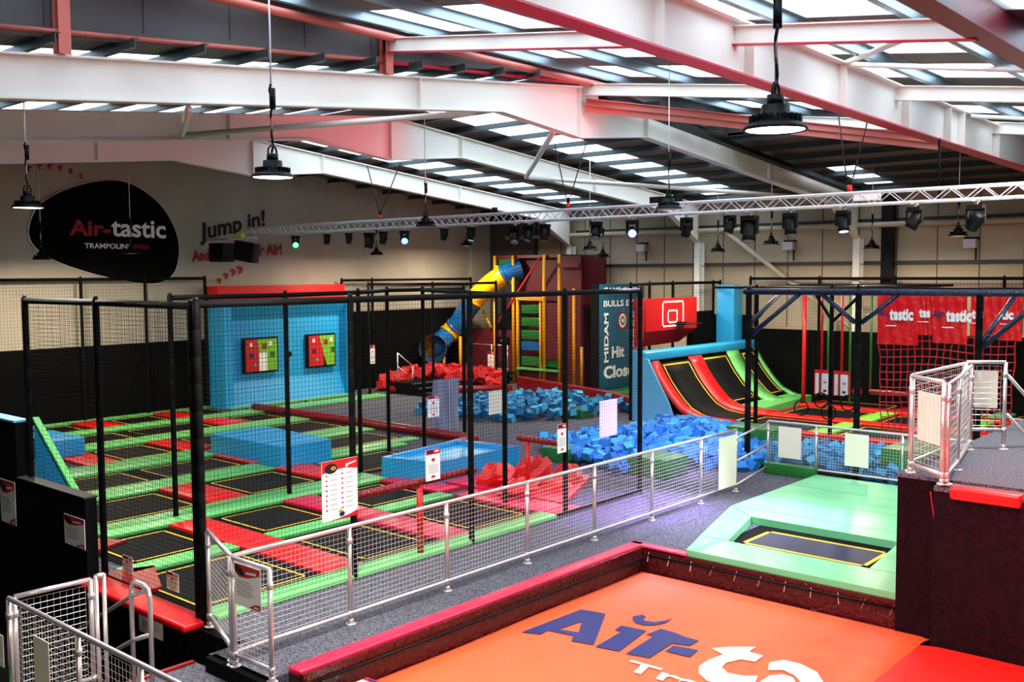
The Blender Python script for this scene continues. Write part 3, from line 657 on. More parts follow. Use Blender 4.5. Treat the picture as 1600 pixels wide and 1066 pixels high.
railing('small silver mesh railing left of the walkway corner, touching the black post', [(5.9, 9.65), (5.52, 8.62)], 0, 1.08)
railing('silver mesh railing beyond the pale green mats, holding two blank boards', [(17.65, 8.88), (17.65, 7.9), (17.65, 6.3), (17.65, 4.7)], .05, 1.0)
t = thing('handrail', 'three plain silver rails linking the walkway railing to the far railing', 'handrail', (16.7, 8.7, 0))
for z in (.97, .55, .12):
    mb = MB(); mb.tube([(15.8, 8.55, z-.02), (17.6, 8.87, z)], .02, 'chrome', 8); mb.build('rail', t)
# signs hung on railings and nets
N_ = Vector((0, -1, 0))
plate_sign('rules_sign', 'large white and red rules sign with two columns of symbols on the net fence', (7.52, 9.7, .84), (.56, 0, 0), (0, 0, .75), back='paper', poster=poster_big)
plate_sign('notice_sign', 'white notice with red head on the near red roller rail', (9.3, 9.72, 1.06), (.27, 0, 0), (0, 0, .43), back='paper', poster=poster_simple)
plate_sign('notice_sign', 'small white notice with red head on the far short red roller rail', (12.12, 9.68, 1.05), (.22, 0, 0), (0, 0, .46), back='paper', poster=poster_simple)
plate_sign('notice_sign', 'white notice with red head on the post beside the hanging grey mat', (13.65, 14.2, 1.02), (.32, 0, 0), (0, 0, .44), back='paper', poster=poster_simple)
plate_sign('notice_board', 'blank pale board hanging before the far blue foam pit', (15.45, 14.2, .88), (.42, 0, 0), (0, 0, .5))
plate_sign('notice_board', 'blank pale board hanging in the net before the near blue foam pit', (13.4, 9.8, 1.12), (.5, 0, 0), (0, 0, .62))
plate_sign('rules_sign', 'white rules poster with red swoosh on the walkway corner railing', (5.42, 8.4, .66), (0, -.44, 0), (0, 0, .42), back='paper', poster=poster_rules)
plate_sign('notice_board', 'blank cream board on the last bay of the walkway railing', (15.03, 8.47, .14), (.62, 0, 0), (0, 0, .9))
plate_sign('notice_board', 'blank cream board, left one on the far railing', (17.6, 8.64, .33), (0, -.46, 0), (0, 0, .6))
plate_sign('notice_board', 'blank cream board, right one on the far railing', (17.6, 7.33, .33), (0, -.44, 0), (0, 0, .6))
plate_sign('rules_sign', 'white poster with red swoosh on the black balustrade beside the tall post', (5.73, 12.76, .43), (0, -.56, 0), (0, 0, .39), back='paper', poster=poster_rules)
plate_sign('rules_sign', 'narrow white poster at the far left edge of the black balustrade', (5.73, 14.75, .4), (0, -.5, 0), (0, 0, .62), back='paper', poster=poster_rules)
plate_sign('warning_sign', 'small white sign with red figure, left one behind the red edge pad', (6.2, 12.17, .06), (0, -.26, 0), (0, 0, .22), back='paper', poster=poster_simple)
plate_sign('warning_sign', 'small white sign with red figure, right one behind the red edge pad', (6.2, 11.08, .06), (0, -.27, 0), (0, 0, .22), back='paper', poster=poster_simple)
plate_sign('notice_sign', 'lilac and red notice on the black stairwell wall behind the looped handrail', (5.78, 11.0, -.33), (0, -.55, 0), (0, 0, .33), back='paper', poster=poster_simple)
# red roller rails
def roller(lab, a, b, posts):
    t = thing('roller_rail', lab, 'padded rail', (a[0], a[1], 0))
    mb = MB(); mb.tube([a, b], .05, 'dkred', 12); L = (Vector(b)-Vector(a)).length
    for i in range(int(L/.1)):
        p = Vector(a).lerp(Vector(b), (i+.5)/int(L/.1)); d = (Vector(b)-Vector(a)).normalized()
        mb.tube([p-d*.035, p+d*.035], .056, 'dkred', 12)
    mb.build('rail', t)
    for (x, y) in posts:
        mb = MB(); mb.tube([(x, y, 0), (x, y, a[2])], .045, 'red', 10); mb.build('post', t)
roller('dark red ribbed roller rail on a bright red post, right of the big sign', (8.15, 9.85, 1.04), (10.4, 9.85, 1.04), [(9.3, 9.85)])
roller('short red ribbed roller rail on a red post near the blue foam', (13.1, 11.35, 1.0), (13.1, 10.35, 1.0), [(13.1, 11.13)])
# ------------------------------------------------------------------ orange airbag pit
mb = MB()
# padded rim on the walkway edges
t = thing('pit_rim_pad', 'crimson padded edge along the walkway side of the orange airbag', 'pad', (8.6, 7.83, 0))
mb.box(5.7, 11.7, 7.74, 7.95, -.02, .06, 'pinkred'); mb.build('top_pad', t, bevel=.025)
mb = MB(); mb.box(5.7, 11.66, 7.7, 7.76, -.75, .03, 'pitwall'); mb.build('side_lining', t)
t = thing('pit_rim_pad', 'crimson padded edge between the orange airbag and the pale green mats', 'pad', (11.7, 5, 0))
mb = MB(); mb.box(11.56, 11.72, 7.0, 7.95, -.02, .06, 'pinkred'); mb.build('top_pad', t, bevel=.025)
mb = MB(); mb.box(11.56, 11.62, 4.12, 7.7, -.75, .03, 'pitwall'); mb.build('side_lining', t)
# black lacing net around the bag
mb = MB(); rnd = random.Random(5)
for k in range(150):
    x = 5.9+k*.038; mb.tube([(x, 7.72, -.02), (x+rnd.uniform(-.04, .04), 7.62, -.17)], .004, 'black', 3, False)
for k in range(92):
    y = 7.6-k*.038; mb.tube([(11.55, y, -.02), (11.5, y+rnd.uniform(-.04, .04), -.14)], .003, 'black' if k % 9 else 'wire', 3, False)
mb.tube([(5.8, 7.68, -.07), (11.5, 7.64, -.1)], .012, 'black', 6); mb.tube([(11.52, 7.6, -.05), (11.52, 4.12, -.05)], .014, 'black', 6)
tag(mb.build('lacing_net', kind='stuff'), 'black lacing between the orange airbag and its padded rim', 'net')
# the bag: gently domed surface in two colours with printed lettering
def bagz(x, y):
    e = min((11.5-x)/.5, (7.68-y)/.6, 1); e = max(0, e)
    return -.3+.12*math.sin(e*math.pi/2)+.012*math.sin(2.1*x+1)*math.sin(1.7*y)
t = thing('airbag', 'large orange and red airbag with printed Air-tastic lettering, bottom right', 'airbag', (8, 3, -.6))
SEAM = 3.68
nx = 46
for part, m, xm, ya, yb in (('orange_panel', 'orange', 11.5, SEAM, 7.68), ('red_panel', 'redfab', 10.94, -4.0, SEAM)):
    mb = MB(); v = []; f = []
    for i in range(nx+1):
        x = lerp(5.9, xm, i/nx)
        for j in range(41):
            y = lerp(ya, yb, j/40); v.append((x, y, bagz(x, y)-.02*math.exp(-((y-SEAM)/.05)**2)))
    for i in range(nx):
        for j in range(40): k = i*41+j; f.append((k, k+41, k+42, k+1))
    mb.add(v, f, m, True); mb.build(part, t)
mb = MB(); mb.box(5.9, 11.48, SEAM, 7.66, -.75, -.36, 'orange'); mb.box(5.9, 10.92, -4, SEAM, -.75, -.36, 'redfab'); mb.build('body', t)
def bagtext(s, x0, y0, w, h, m, bold=.05, name='lettering', rise=0, shear=.22):
    mb = MB(); v, f = text_geo(s, bold)
    mb.add([(x0+b*h+rise*a*w, y0-a*w+b*h*shear, bagz(x0+b*h, y0-a*w)+.014) for a, b in v], f, m); mb.build(name, t)
def bagpoly(P, m):
    from mathutils.geometry import tessellate_polygon
    mb = MB(); tri = tessellate_polygon([[Vector((x, y, 0)) for x, y in L] for L in P]); pts = [p for L in P for p in L]
    v = []; f = []
    def addtri(a, b, c, d):
        if d and max((a-b).length, (b-c).length, (c-a).length) > .25:
            ab, bc, ca = (a+b)/2, (b+c)/2, (c+a)/2
            for q in ((a, ab, ca), (ab, b, bc), (ca, bc, c), (ab, bc, ca)): addtri(*q, d-1)
            return
        n = (b-a).cross(c-a); q = (a, b, c) if n.z > 0 else (a, c, b)
        k = len(v); v.extend((p.x, p.y, bagz(p.x, p.y)+.01) for p in q); f.append((k, k+1, k+2))
    for q in tri: addtri(*[Vector((*pts[i], 0)) for i in q], 4)
    mb.add(v, f, m); mb.build('lettering', t)
bagpoly([[(8.362, 7.218), (9.417, 7.169), (9.49, 6.855), (8.582, 6.358), (8.513, 6.615), (8.66, 6.697), (8.598, 7.017), (8.441, 7.001)], [(8.706, 6.953), (9.098, 6.912), (8.784, 6.72)]], 'navy')
bagpoly([[(8.548, 6.311), (9.132, 6.372), (9.122, 6.463), (9.293, 6.485), (9.341, 6.173), (8.612, 6.038)]], 'navy')
bagpoly([[(8.597, 5.945), (9.241, 6.013), (9.226, 6.106), (9.49, 6.076), (9.483, 5.88), (9.434, 5.725), (9.436, 5.542), (9.237, 5.544), (9.177, 5.73), (8.666, 5.686)]], 'navy')
bagpoly([[(8.93, 5.66), (9.13, 5.68), (9.18, 5.4), (8.95, 5.37)]], 'navy')
bagpoly([[(9.308, 5.311), (9.461, 5.193), (9.651, 4.969), (9.474, 4.956), (9.464, 4.788), (9.26, 4.772), (9.222, 4.92), (9.042, 4.994), (8.916, 4.972), (8.826, 4.857), (8.86, 4.688), (8.951, 4.581), (8.809, 4.537), (8.617, 4.68), (8.527, 4.91), (8.638, 5.077), (8.799, 5.166), (8.985, 5.175), (9.225, 5.129)]], 'white')
bagpoly([[(9.333, 4.651), (9.496, 4.575), (9.519, 4.399), (9.426, 4.174), (9.243, 4.028), (8.8, 3.86), (8.6, 3.83), (8.55, 4.0), (9.096, 4.2), (9.201, 4.309), (9.245, 4.452), (9.144, 4.571)]], 'white')
bagpoly([[(8.6, 4.42), (8.848, 4.5), (9.024, 4.495), (9.14, 4.411), (9.14, 4.295), (8.95, 4.15), (8.7, 4.05), (8.6, 4.1)], [(8.75, 4.38), (8.9, 4.4), (9.0, 4.3), (8.85, 4.2)]], 'white')
bagtext('stic', 8.7, 3.6, 2.3, 1.0, 'white', .04, rise=.05)
bagtext('Trampoline Park', 8.14, 5.72, 4.2, .34, 'white', .02, rise=.05)
bagpoly([[(9.626, 6.557), (9.739, 6.492), (9.713, 6.42), (9.624, 6.424), (9.592, 6.362), (9.628, 6.253), (9.749, 6.176), (9.867, 6.154), (9.685, 6.136), (9.539, 6.195), (9.464, 6.299), (9.466, 6.411), (9.52, 6.48)]], 'navy')
plate_sign('floor_notice', 'white notice with red print lying at the near left corner of the airbag', (6.0, 7.6, -.19), (0, -.5, 0), (.42, 0, 0), back='paper', poster=poster_simple)

# ------------------------------------------------------------------ pale green mats with the sunken trampoline
def matpoly(pts, h, m, lab, z0=0.0, cat='mat', name='floor_mat', bev=.03):
    mb = MB(); mb.prism([(x, y, z0) for x, y in pts], (0, 0, h), m); return tag(mb.build(name, bevel=bev), lab, cat)
H_ = .11
matpoly([(11.6, 7.03), (12.36, 7.26), (12.36, 4.15), (11.6, 4.15)][::-1], H_, 'mint', 'pale green mat strip nearest the orange airbag, in front of the sunken trampoline')
matpoly([(12.38, 7.27), (14.28, 7.82), (13.82, 7.22), (12.38, 6.82)][::-1], H_, 'mint', 'pale green mat left of the sunken trampoline')
matpoly([(13.84, 7.22), (14.3, 7.82), (14.3, 4.15), (13.84, 4.15)][::-1], H_, 'mint', 'pale green mat strip behind the sunken trampoline')
matpoly([(12.38, 4.8), (13.82, 4.95), (13.82, 4.15), (12.38, 4.15)][::-1], H_, 'mint', 'pale green mat between the sunken trampoline and the dark carpet box')
for i, (a, b) in enumerate(((14.32, 15.3), (15.32, 16.35), (16.37, 17.5))):
    matpoly([(a, 7.82-.0*i), (b, 7.82), (b, 4.15), (a, 4.15)][::-1], H_, 'mint', 'wide pale green mat, %s of three behind the sunken trampoline' % ['nearest', 'middle', 'farthest'][i])
bed(12.4, 13.8, 4.7, 7.05, 'black sunken trampoline with yellow border and painted-in blue reflection among the pale green mats', 0.0, edge=.27, m='bedbluetint', w=.06)
mb = MB(); mb.box(17.5, 17.62, 7.85, 8.9, 0, .22, 'dkgreen'); tag(mb.build('kick_pad', bevel=.02), 'dark green low pad at the foot of the far railing', 'pad')

# ------------------------------------------------------------------ carpet box platform with wire cage railings
mb = MB(); mb.box(11.3, 17.0, -3.5, 4.08, -.8, 1.56, 'maroon_box'); mb.box(11.28, 17.0, -3.5, 4.1, 1.56, 1.6, 'carpet')
t = thing('platform', 'dark maroon carpet-clad box platform at the right edge', 'platform', (14, 0, -.8)); mb.build('body', t)
mb = MB(); mb.box(10.98, 11.3, -3.5, 3.58, -.8, 1.52, 'maroon_box'); mb.build('step_block', t, bevel=.03)
mb = MB(); mb.box(10.98, 11.32, -3.5, 3.58, 1.52, 1.57, 'carpet'); mb.build('carpet_top', t)
mb = MB(); mb.tube([(11.0, 3.62, 1.5), (11.28, 3.64, 1.0), (11.27, 3.58, .56)], .006, 'pinkred', 5); tag(mb.build('cord'), 'thin red cord hanging on the dark maroon box', 'cord')
mb = MB(); mb.box(10.92, 11.1, 2.7, 3.4, 1.46, 1.6, 'red'); tag(mb.build('edge_pad', bevel=.03), 'bright red edge pad on top of the dark maroon box', 'pad')
railing('left cage railing of silver tube and mesh on the carpet box, side facing the mats', [(11.5, 4.02), (13.38, 4.02)], 1.6, 2.7, cell=.07, r=.022, zb=.1)
railing('front cage railing on the carpet box, narrow bay with a pale board', [(11.42, 3.98), (11.0, 3.5)], 1.6, 2.7, cell=.07, r=.024, zb=.1)
railing('inner cage railing on the carpet box running back from the front post', [(11.03, 3.46), (11.9, 3.62), (13.35, 3.92)], 1.6, 2.68, cell=.07, r=.022, zb=.1)
railing('rear cage railing on the carpet box with a pale board', [(13.42, 4.0), (13.66, 3.6)], 1.6, 2.72, cell=.07, r=.024, zb=.25)
plate_sign('notice_board', 'pale board behind wire on the front cage bay of the carpet box', (11.37, 3.9, 2.0), (-.3, -.34, 0), (0, 0, .55), cat='sign')
plate_sign('notice_board', 'pale board behind wire on the rear cage bay of the carpet box', (13.5, 3.93, 2.13), (.1, -.26, 0), (0, 0, .48))
t = thing('stair_handrail', 'grey sloping double handrail right of the rear cage on the carpet box', 'handrail', (13.9, 3.4, 1.6))
for z in (2.55, 2.05):
    mb = MB(); mb.tube([(13.7, 3.58, z), (14.7, 3.05+.0, z-1.0)], .022, 'chrome', 8); mb.build('rail', t)
mb = MB(); mb.tube([(13.75, 3.32, 1.55), (13.75, 3.32, 2.1)], .022, 'chrome', 8); mb.build('post', t)
railing('low silver mesh railing behind the carpet box', [(17.6, 4.5), (17.6, 2.6)], .4, 1.45, r=.02)

# ------------------------------------------------------------------ foam pits
cube_me = []
def cube_mesh(m, w):
    mb = MB(); mb.box(-w, w, -w, w, 0, 2*w, m)
    o = mb.build('foam_cube', origin=(0, 0, 0)); me = o.data
    o2 = o.copy(); bpy.data.objects.remove(o)
    bpy.data.objects.remove(o2); return me
CM = {'a': cube_mesh('cubeblue', .09), 'b': cube_mesh('cubeblue2', .09), 'r': cube_mesh('cubered', .14)}
def inside(x, y, P):
    c = False; j = len(P)-1
    for i in range(len(P)):
        if (P[i][1] > y) != (P[j][1] > y) and x < (P[j][0]-P[i][0])*(y-P[i][1])/(P[j][1]-P[i][1])+P[i][0]: c = not c
        j = i
    return c
def cubepit(P, n, keys, lab, group, w, seed, hz=.2, mounds=(), base_m='cubeblue', spacing=.16, extra=None):
    rnd = random.Random(seed); xs = [p[0] for p in P]; ys = [p[1] for p in P]; placed = []
    tries = 0
    pts = []
    while tries < 12000:
        tries += 1
        x, y = rnd.uniform(min(xs), max(xs)), rnd.uniform(min(ys), max(ys))
        if not inside(x, y, P): continue
        if any((x-a)**2+(y-b)**2 < spacing**2 for a, b in pts): continue
        pts.append((x, y))
    pts.sort(key=lambda p: p[0]*.75+p[1]*.66)
    stuff = MB()
    for i, (x, y) in enumerate(pts):
        z = hz*rnd.random()
        for mx, my, mr, mh in mounds: z += mh*math.exp(-((x-mx)**2+(y-my)**2)/mr**2)
        rot = (rnd.uniform(-.6, .6), rnd.uniform(-.6, .6), rnd.uniform(0, 3)); key = rnd.choice(keys)
        if i < n:
            o = bpy.data.objects.new('foam_cube', CM[key]); col.objects.link(o); o.location = (x, y, z); o.rotation_euler = rot
            tag(o, lab, 'foam cube', group)
        else:
            R = Matrix.Rotation(rot[2], 3, 'Z') @ Matrix.Rotation(rot[0], 3, 'X') @ Matrix.Rotation(rot[1], 3, 'Y')
            stuff.obox(Vector((x, y, z+w)), R @ Vector((w, 0, 0)), R @ Vector((0, w, 0)), R @ Vector((0, 0, w)), 'cubeblue2' if key == 'b' else base_m)
    if stuff.v: tag(stuff.build('foam_cubes'), extra or 'rest of the foam cubes farther back in the pit', 'foam cubes', kind='stuff')
    return len(pts)
near_pit = [(15.4, 10.9), (16.7, 10.2), (17.55, 9.1), (19.4, 9.0), (20.6, 10.5), (21.0, 12.9), (19.0, 13.3), (17.6, 13.7), (16.9, 14.0), (15.9, 12.7), (15.7, 11.2)]
c1 = cubepit(near_pit, 120, 'aab', 'blue foam cube heaped in the pit left of the far railing', 'blue foam cubes of the near pit', .09, 1, mounds=((19.3, 11.5, 1.2, .18), (17.5, 12.4, 1, .15), (20.2, 12.2, .8, .15)), extra='mass of blue foam cubes at the back of the near pit', spacing=.16)
right_pit = [(17.85, 9.0), (18.0, 4.2), (21.0, 4.2), (20.4, 7.2), (20.0, 9.0)]
c2 = cubepit(right_pit, 110, 'aab', 'blue foam cube in the pit behind the far railing with the cream boards', 'blue foam cubes behind the railing', .09, 2, mounds=((18.6, 8.4, 1, .12),), extra='mass of blue foam cubes farther back behind the far railing', spacing=.16)
far_pit = [(18.9, 19.9), (18.7, 18.6), (19.2, 17.0), (21.1, 15.9), (22.8, 15.6), (23.2, 16.9), (23.6, 18.6), (22.5, 20.0), (20.5, 20.3)]
c3 = cubepit(far_pit, 70, 'aab', 'blue foam cube in the far pit before the low dark red wall', 'blue foam cubes of the far pit', .09, 3, mounds=((21.6, 17.6, 1.5, .15),), extra='mass of blue foam cubes at the back of the far pit', spacing=.21)
red_pit = [(21.7, 24.9), (24.4, 21.7), (25.7, 23.4), (25.7, 25.6), (22.6, 25.6)]
c4 = cubepit(red_pit, 60, 'r', 'red foam cube in the far corner pit below the slide', 'red foam cubes of the corner pit', .14, 4, mounds=((23.6, 23.8, 1.3, .35),), base_m='cubered', extra='mass of red foam cubes at the back of the corner pit', spacing=.26, hz=.3)
print('cubes', c1, c2, c3, c4)
def block(x0, x1, y0, y1, z1, m, lab, z0=0, bev=.02):
    mb = MB(); mb.box(x0, x1, y0, y1, z0, z1, m); return tag(mb.build('foam_block', bevel=bev), lab, 'block')
block(15.7, 16.5, 9.95, 10.85, .38, 'dkgreen', 'green foam block nearest the walkway railing, left of the blue cubes')
block(19.1, 19.8, 12.1, 12.9, .4, 'dkgreen', 'green foam block below the light blue ramp side')
block(15.75, 16.4, 12.35, 13.0, .3, 'dkgreen', 'green foam block behind the small notice by the red rail')
block(20.9, 21.5, 15.9, 16.7, .26, 'dkgreen', 'small green foam block at the edge of the far pit')
block(19.5, 20.2, 9.7, 10.8, .5, 'dkgreen', 'green foam block between the handrails and the black posts')
block(18.2, 20.8, 5.3, 6.9, .62, 'dkgreen', 'large dark green block at the right end behind the far railing')
matpoly([(18.9, 20.2), (19.6, 20.2), (19.6, 19.6), (18.9, 19.6)][::-1], .16, 'blue', 'blue end mat lying on the grey carpet left of the far pit')

# low dark red wall round the far pit
mb = MB(); mb.prism([(25.1, 21.8, 0), (23.5, 16.9, 0), (23.75, 16.8, 0), (25.35, 21.7, 0)][::-1], (0, 0, .4), 'dkred'); tag(mb.build('low_wall', bevel=.03), 'low dark red padded wall behind the far foam pit', 'padded wall')
mb = MB(); mb.prism([(23.5, 16.85, 0), (22.4, 15.0, 0), (22.6, 14.9, 0), (23.75, 16.8, 0)][::-1], (0, 0, .4), 'dkred'); tag(mb.build('low_wall', bevel=.03), 'short dark red padded wall end at the foot of the teal game panel', 'padded wall')

# ------------------------------------------------------------------ curved trampoline ramps
def prof_pt(s):    # s 0..1 from the foot (low) to the top, following the curve
    P = [(12.0, .14), (12.6, .15), (13.0, .2), (13.35, .36), (13.65, .65), (13.95, 1.02), (14.25, 1.5)]
    k = s*(len(P)-1); i = min(int(k), len(P)-2); f = k-i
    return (lerp(P[i][0], P[i+1][0], f), lerp(P[i][1], P[i+1][1], f))
def ramp_strip(mb, x0, x1, s0, s1, m, dz=0, n=14, th=.04, shift=0):
    v = []; f = []
    for i in range(n+1):
        y, z = prof_pt(lerp(s0, s1, i/n)); y += shift
        v += [(x0, y, z+dz), (x1, y, z+dz), (x1, y+.02, z+dz-th), (x0, y+.02, z+dz-th)]
    for i in range(n):
        for k in range(4): f.append((4*i+k, 4*i+(k+1) % 4, 4*i+4+(k+1) % 4, 4*i+4+k))
    f += [(0, 3, 2, 1), (4*n, 4*n+1, 4*n+2, 4*n+3)]
    mb.add(v, f, m, True)
def lane(x0, x1, lab, s0, shift):
    t = thing('ramp_trampoline', lab, 'trampoline', ((x0+x1)/2, 13, 0))
    mb = MB(); ramp_strip(mb, x0, x1, s0, 1, 'gap', shift=shift); mb.build('spring_cover', t)
    a, b = x0+.12, x1-.12
    mb = MB(); ramp_strip(mb, a, b, s0+.02, .97, 'bed', .02, th=.015, shift=shift); mb.build('bed', t)
    mb = MB()
    for c, d in ((a, a+.045), (b-.045, b)): ramp_strip(mb, c, d, s0+.02, .97, 'yellow', .028, th=.006, shift=shift)
    for c, d in ((.96, .975), (s0+.02, s0+.035)): ramp_strip(mb, a, b, c, d, 'yellow', .028, 2, th=.006, shift=shift)
    mb.build('border_stripe', t)
def rampad(x0, x1, m, lab, s0, shift, dz=.07):
    mb = MB(); ramp_strip(mb, x0, x1, s0, 1, m, dz, th=.1, shift=shift); tag(mb.build('ramp_pad'), lab, 'pad')
lane(22.1, 23.65, 'curved black ramp trampoline, nearest lane beside the light blue side', 0, 0)
lane(24.35, 25.95, 'curved black ramp trampoline, middle lane between red and green pads', .42, .15)
lane(26.65, 27.6, 'curved black ramp trampoline, farthest lane between two green pads', .42, .15)
rampad(21.72, 22.1, 'red', 'curved red pad on the near side of the ramps', 0, 0)
rampad(23.65, 24.35, 'red', 'curved red pad between first and second ramp lanes', 0, .05)
rampad(25.95, 26.65, 'green', 'curved green pad between second and third ramp lanes', .2, .15)
rampad(27.6, 27.82, 'green', 'curved green pad on the far side of the ramps', .3, .15)
matpoly([(24.4, 12.35), (27.8, 12.6), (27.8, 13.3), (24.4, 13.2)], .24, 'green', 'flat green pad at the foot of the two farther ramps', bev=.02)
mb = MB(); mb.prism([(21.66, 13.45, 0), (21.66, 14.55, 0), (21.66, 14.55, 1.66), (21.66, 14.3, 1.62), (21.66, 13.95, 1.0), (21.66, 13.7, .6)], (.06, 0, 0), 'ltblue'); tag(mb.build('ramp_side_panel', bevel=.01), 'light blue triangular side panel of the ramps, behind the black post', 'panel')
mb = MB(); mb.box(21.62, 21.69, 14.48, 14.86, 0, 1.85, 'ltblue'); mb.box(21.64, 21.74, 14.5, 14.72, 2.1, 3.2, 'red'); mb.prism([(21.64, 14.5, 2.1), (21.64, 14.72, 2.1), (21.64, 14.72, 1.86)], (.1, 0, 0), 'red')
tag(mb.build('edge_board'), 'upright board, light blue below and red above, beside the teal game panel', 'panel')
mb = MB(); mb.box(21.7, 27.8, 14.4, 14.85, 1.55, 1.8, 'blue'); tag(mb.build('platform_pad', bevel=.05), 'long blue padded ledge along the top of the ramps', 'pad')
mb = MB(); mb.box(21.9, 27.8, 14.5, 14.84, .0, 1.53, 'black_wall'); tag(mb.build('ramp_plinth'), 'dark frame box under the blue ledge behind the ramps', 'frame')
mb = MB(); mb.box(27.25, 27.82, 14.9, 15.5, 1.6, 3.48, 'blue'); tag(mb.build('wall_pad', bevel=.03), 'tall blue pad on the wall right of the basketball board', 'padded wall')
mb = MB(); mb.box(25.7, 27.2, 15.55, 15.6, 1.6, 2.7, 'black_wall'); tag(mb.build('wall_pad'), 'dark pad between basketball board and tall blue pad', 'padded wall')
# basketball target
t = thing('basketball_target', 'dark red padded basketball board with white squares and black hoop', 'basketball board', (24.2, 15.2, 1.75))
mb = MB(); mb.prism([(22.9, 15.2, 2.25), (25.6, 15.2, 2.25), (25.6, 15.2, 3.15), (22.9, 15.2, 3.15)], (0, .2, 0), 'boardred'); mb.build('board', t, bevel=.03)
mb = MB(); mb.prism([(22.9, 15.2, 2.25), (25.6, 15.2, 2.25), (25.1, 15.5, 1.85), (22.9, 15.5, 1.8)], (0, .1, 0), 'dkred'); mb.build('lower_pad', t)
mb = MB()
for x0, x1, z0, z1 in ((23.72, 24.85, 2.34, 3.07), (24.0, 24.52, 2.44, 2.82)):
    w = .045
    for a, b, c, d in ((x0, x1, z1-w, z1), (x0, x1, z0, z0+w), (x0, x0+w, z0, z1), (x1-w, x1, z0, z1)): mb.box(a, b, 15.185, 15.198, c, d, 'white')
mb.build('target_lines', t)
mb = MB(); mb.tube([(24.65+.28*math.cos(a*math.pi/8), 14.85+.28*math.sin(a*math.pi/8), 2.42) for a in range(16)], .02, 'black', 6, closed=True); mb.box(24.45, 24.85, 15.08, 15.2, 2.36, 2.46, 'black')
mb.box(24.2, 25.1, 14.7, 15.1, 2.4, 2.43, 'black'); mb.build('hoop', t)
# teal game panel
t = thing('game_target', 'tall teal interactive game panel with pixel lettering Hit and Close', 'game target', (26.8, 18.8, 0))
mb = MB(); mb.box(25.65, 28.2, 18.8, 19.05, .05, 3.5, 'teal'); mb.box(25.58, 25.65, 18.78, 19.07, 0, 3.52, 'black'); mb.build('panel', t)
def P_(s, x, z, w, h, b=.02, vert=False):
    mb = MB()
    if vert: text(mb, s, (x+h, 18.79, z), (0, 0, w), (-h, 0, 0), 'white', b)
    else: text(mb, s, (x, 18.79, z), (w, 0, 0), (0, 0, h), 'white', b)
    mb.build('lettering', t)
P_('GAME OVER', 25.9, 3.2, 1.95, .2); P_('BULLS EYE', 25.9, 2.78, 1.9, .2); P_('Hit', 26.35, 1.1, .7, .38, .04); P_('Close', 25.9, .45, 1.7, .42, .04)
P_('MIDAM', 25.92, .98, 1.6, .24, .03, True); P_('SCORE', 27.55, 1.1, 1.5, .2, .02, True)
mb = MB()
for r_, m, dy in ((.27, 'darkredprint', .0), (.2, 'white', .004), (.13, 'dkgreen', .008), (.07, 'white', .012)):
    mb.add([(26.95+p[0], 18.79-dy, 2.3+p[1]*1.15) for p in disc_pts(0, 0, r_, r_, 20)], [tuple(range(20))], m)
mb.build('target_rings', t)
mb = MB(); mb.box(25.8, 28.3, 17.4, 18.7, 0, .1, 'dkgreen'); tag(mb.build('floor_mat', bevel=.02), 'green floor mat before the teal game panel', 'mat')
mb = MB(); mb.box(27.6, 28.3, 20.3, 21.0, 0, 1.35, 'cladgrey'); mb.box(27.58, 28.3, 20.28, 21.02, 1.35, 1.4, 'rail'); tag(mb.build('metal_cabinet'), 'grey cabinet against the back wall, left of the teal panel', 'cabinet')

# ------------------------------------------------------------------ right hand court with straps and net
mb = MB(); mb.box(21.4, 27.8, 3.0, 12.3, .0, .12, 'dkred'); tag(mb.build('court_base', bevel=.02), 'dark red raised base of the right hand court', 'base')
for i, (x0, x1) in enumerate(((21.75, 23.6), (24.2, 26.0), (26.5, 27.75))):
    for j, (y0, y1) in enumerate(((9.9, 12.0), (7.5, 9.4), (5.1, 7.0))):
        bed(x0, x1, y0, y1, 'black trampoline of the right court, %s row, %s of three' % (['front', 'middle', 'back'][i], ['left', 'centre', 'right'][j]), .12, .12)
for k, (x0, x1, y0, y1, m, lab) in enumerate(((21.45, 21.72, 3.0, 12.2, 'red', 'long red pad along the front of the right court'), (23.62, 24.18, 3.0, 12.2, 'red', 'long red pad between front and middle rows of the right court'),
       (26.02, 26.48, 3.0, 12.2, 'red', 'long red pad between middle and back rows of the right court'), (21.75, 23.6, 9.42, 9.88, 'lime', 'lime green pad in the front row of the right court, left one'),
       (21.75, 23.6, 7.02, 7.48, 'lime', 'lime green pad in the front row of the right court, right one'), (24.2, 26.0, 9.42, 9.88, 'lime', 'lime green pad in the middle row of the right court, left one'),
       (24.2, 26.0, 7.02, 7.48, 'lime', 'lime green pad in the middle row of the right court, right one'), (26.5, 27.75, 7.02, 7.48, 'green', 'green pad in the back row of the right court'),
       (21.75, 23.6, 4.5, 5.08, 'lime', 'lime green pad behind the cages at the right'), (20.9, 21.4, 4.6, 8.2, 'lime', 'lime green edge pad before the right court'))):
    mb = MB(); mb.box(x0, x1, y0, y1, .12 if k < 9 else 0, .19 if k < 9 else .12, m); tag(mb.build('safety_pad', bevel=.02), lab, 'pad')
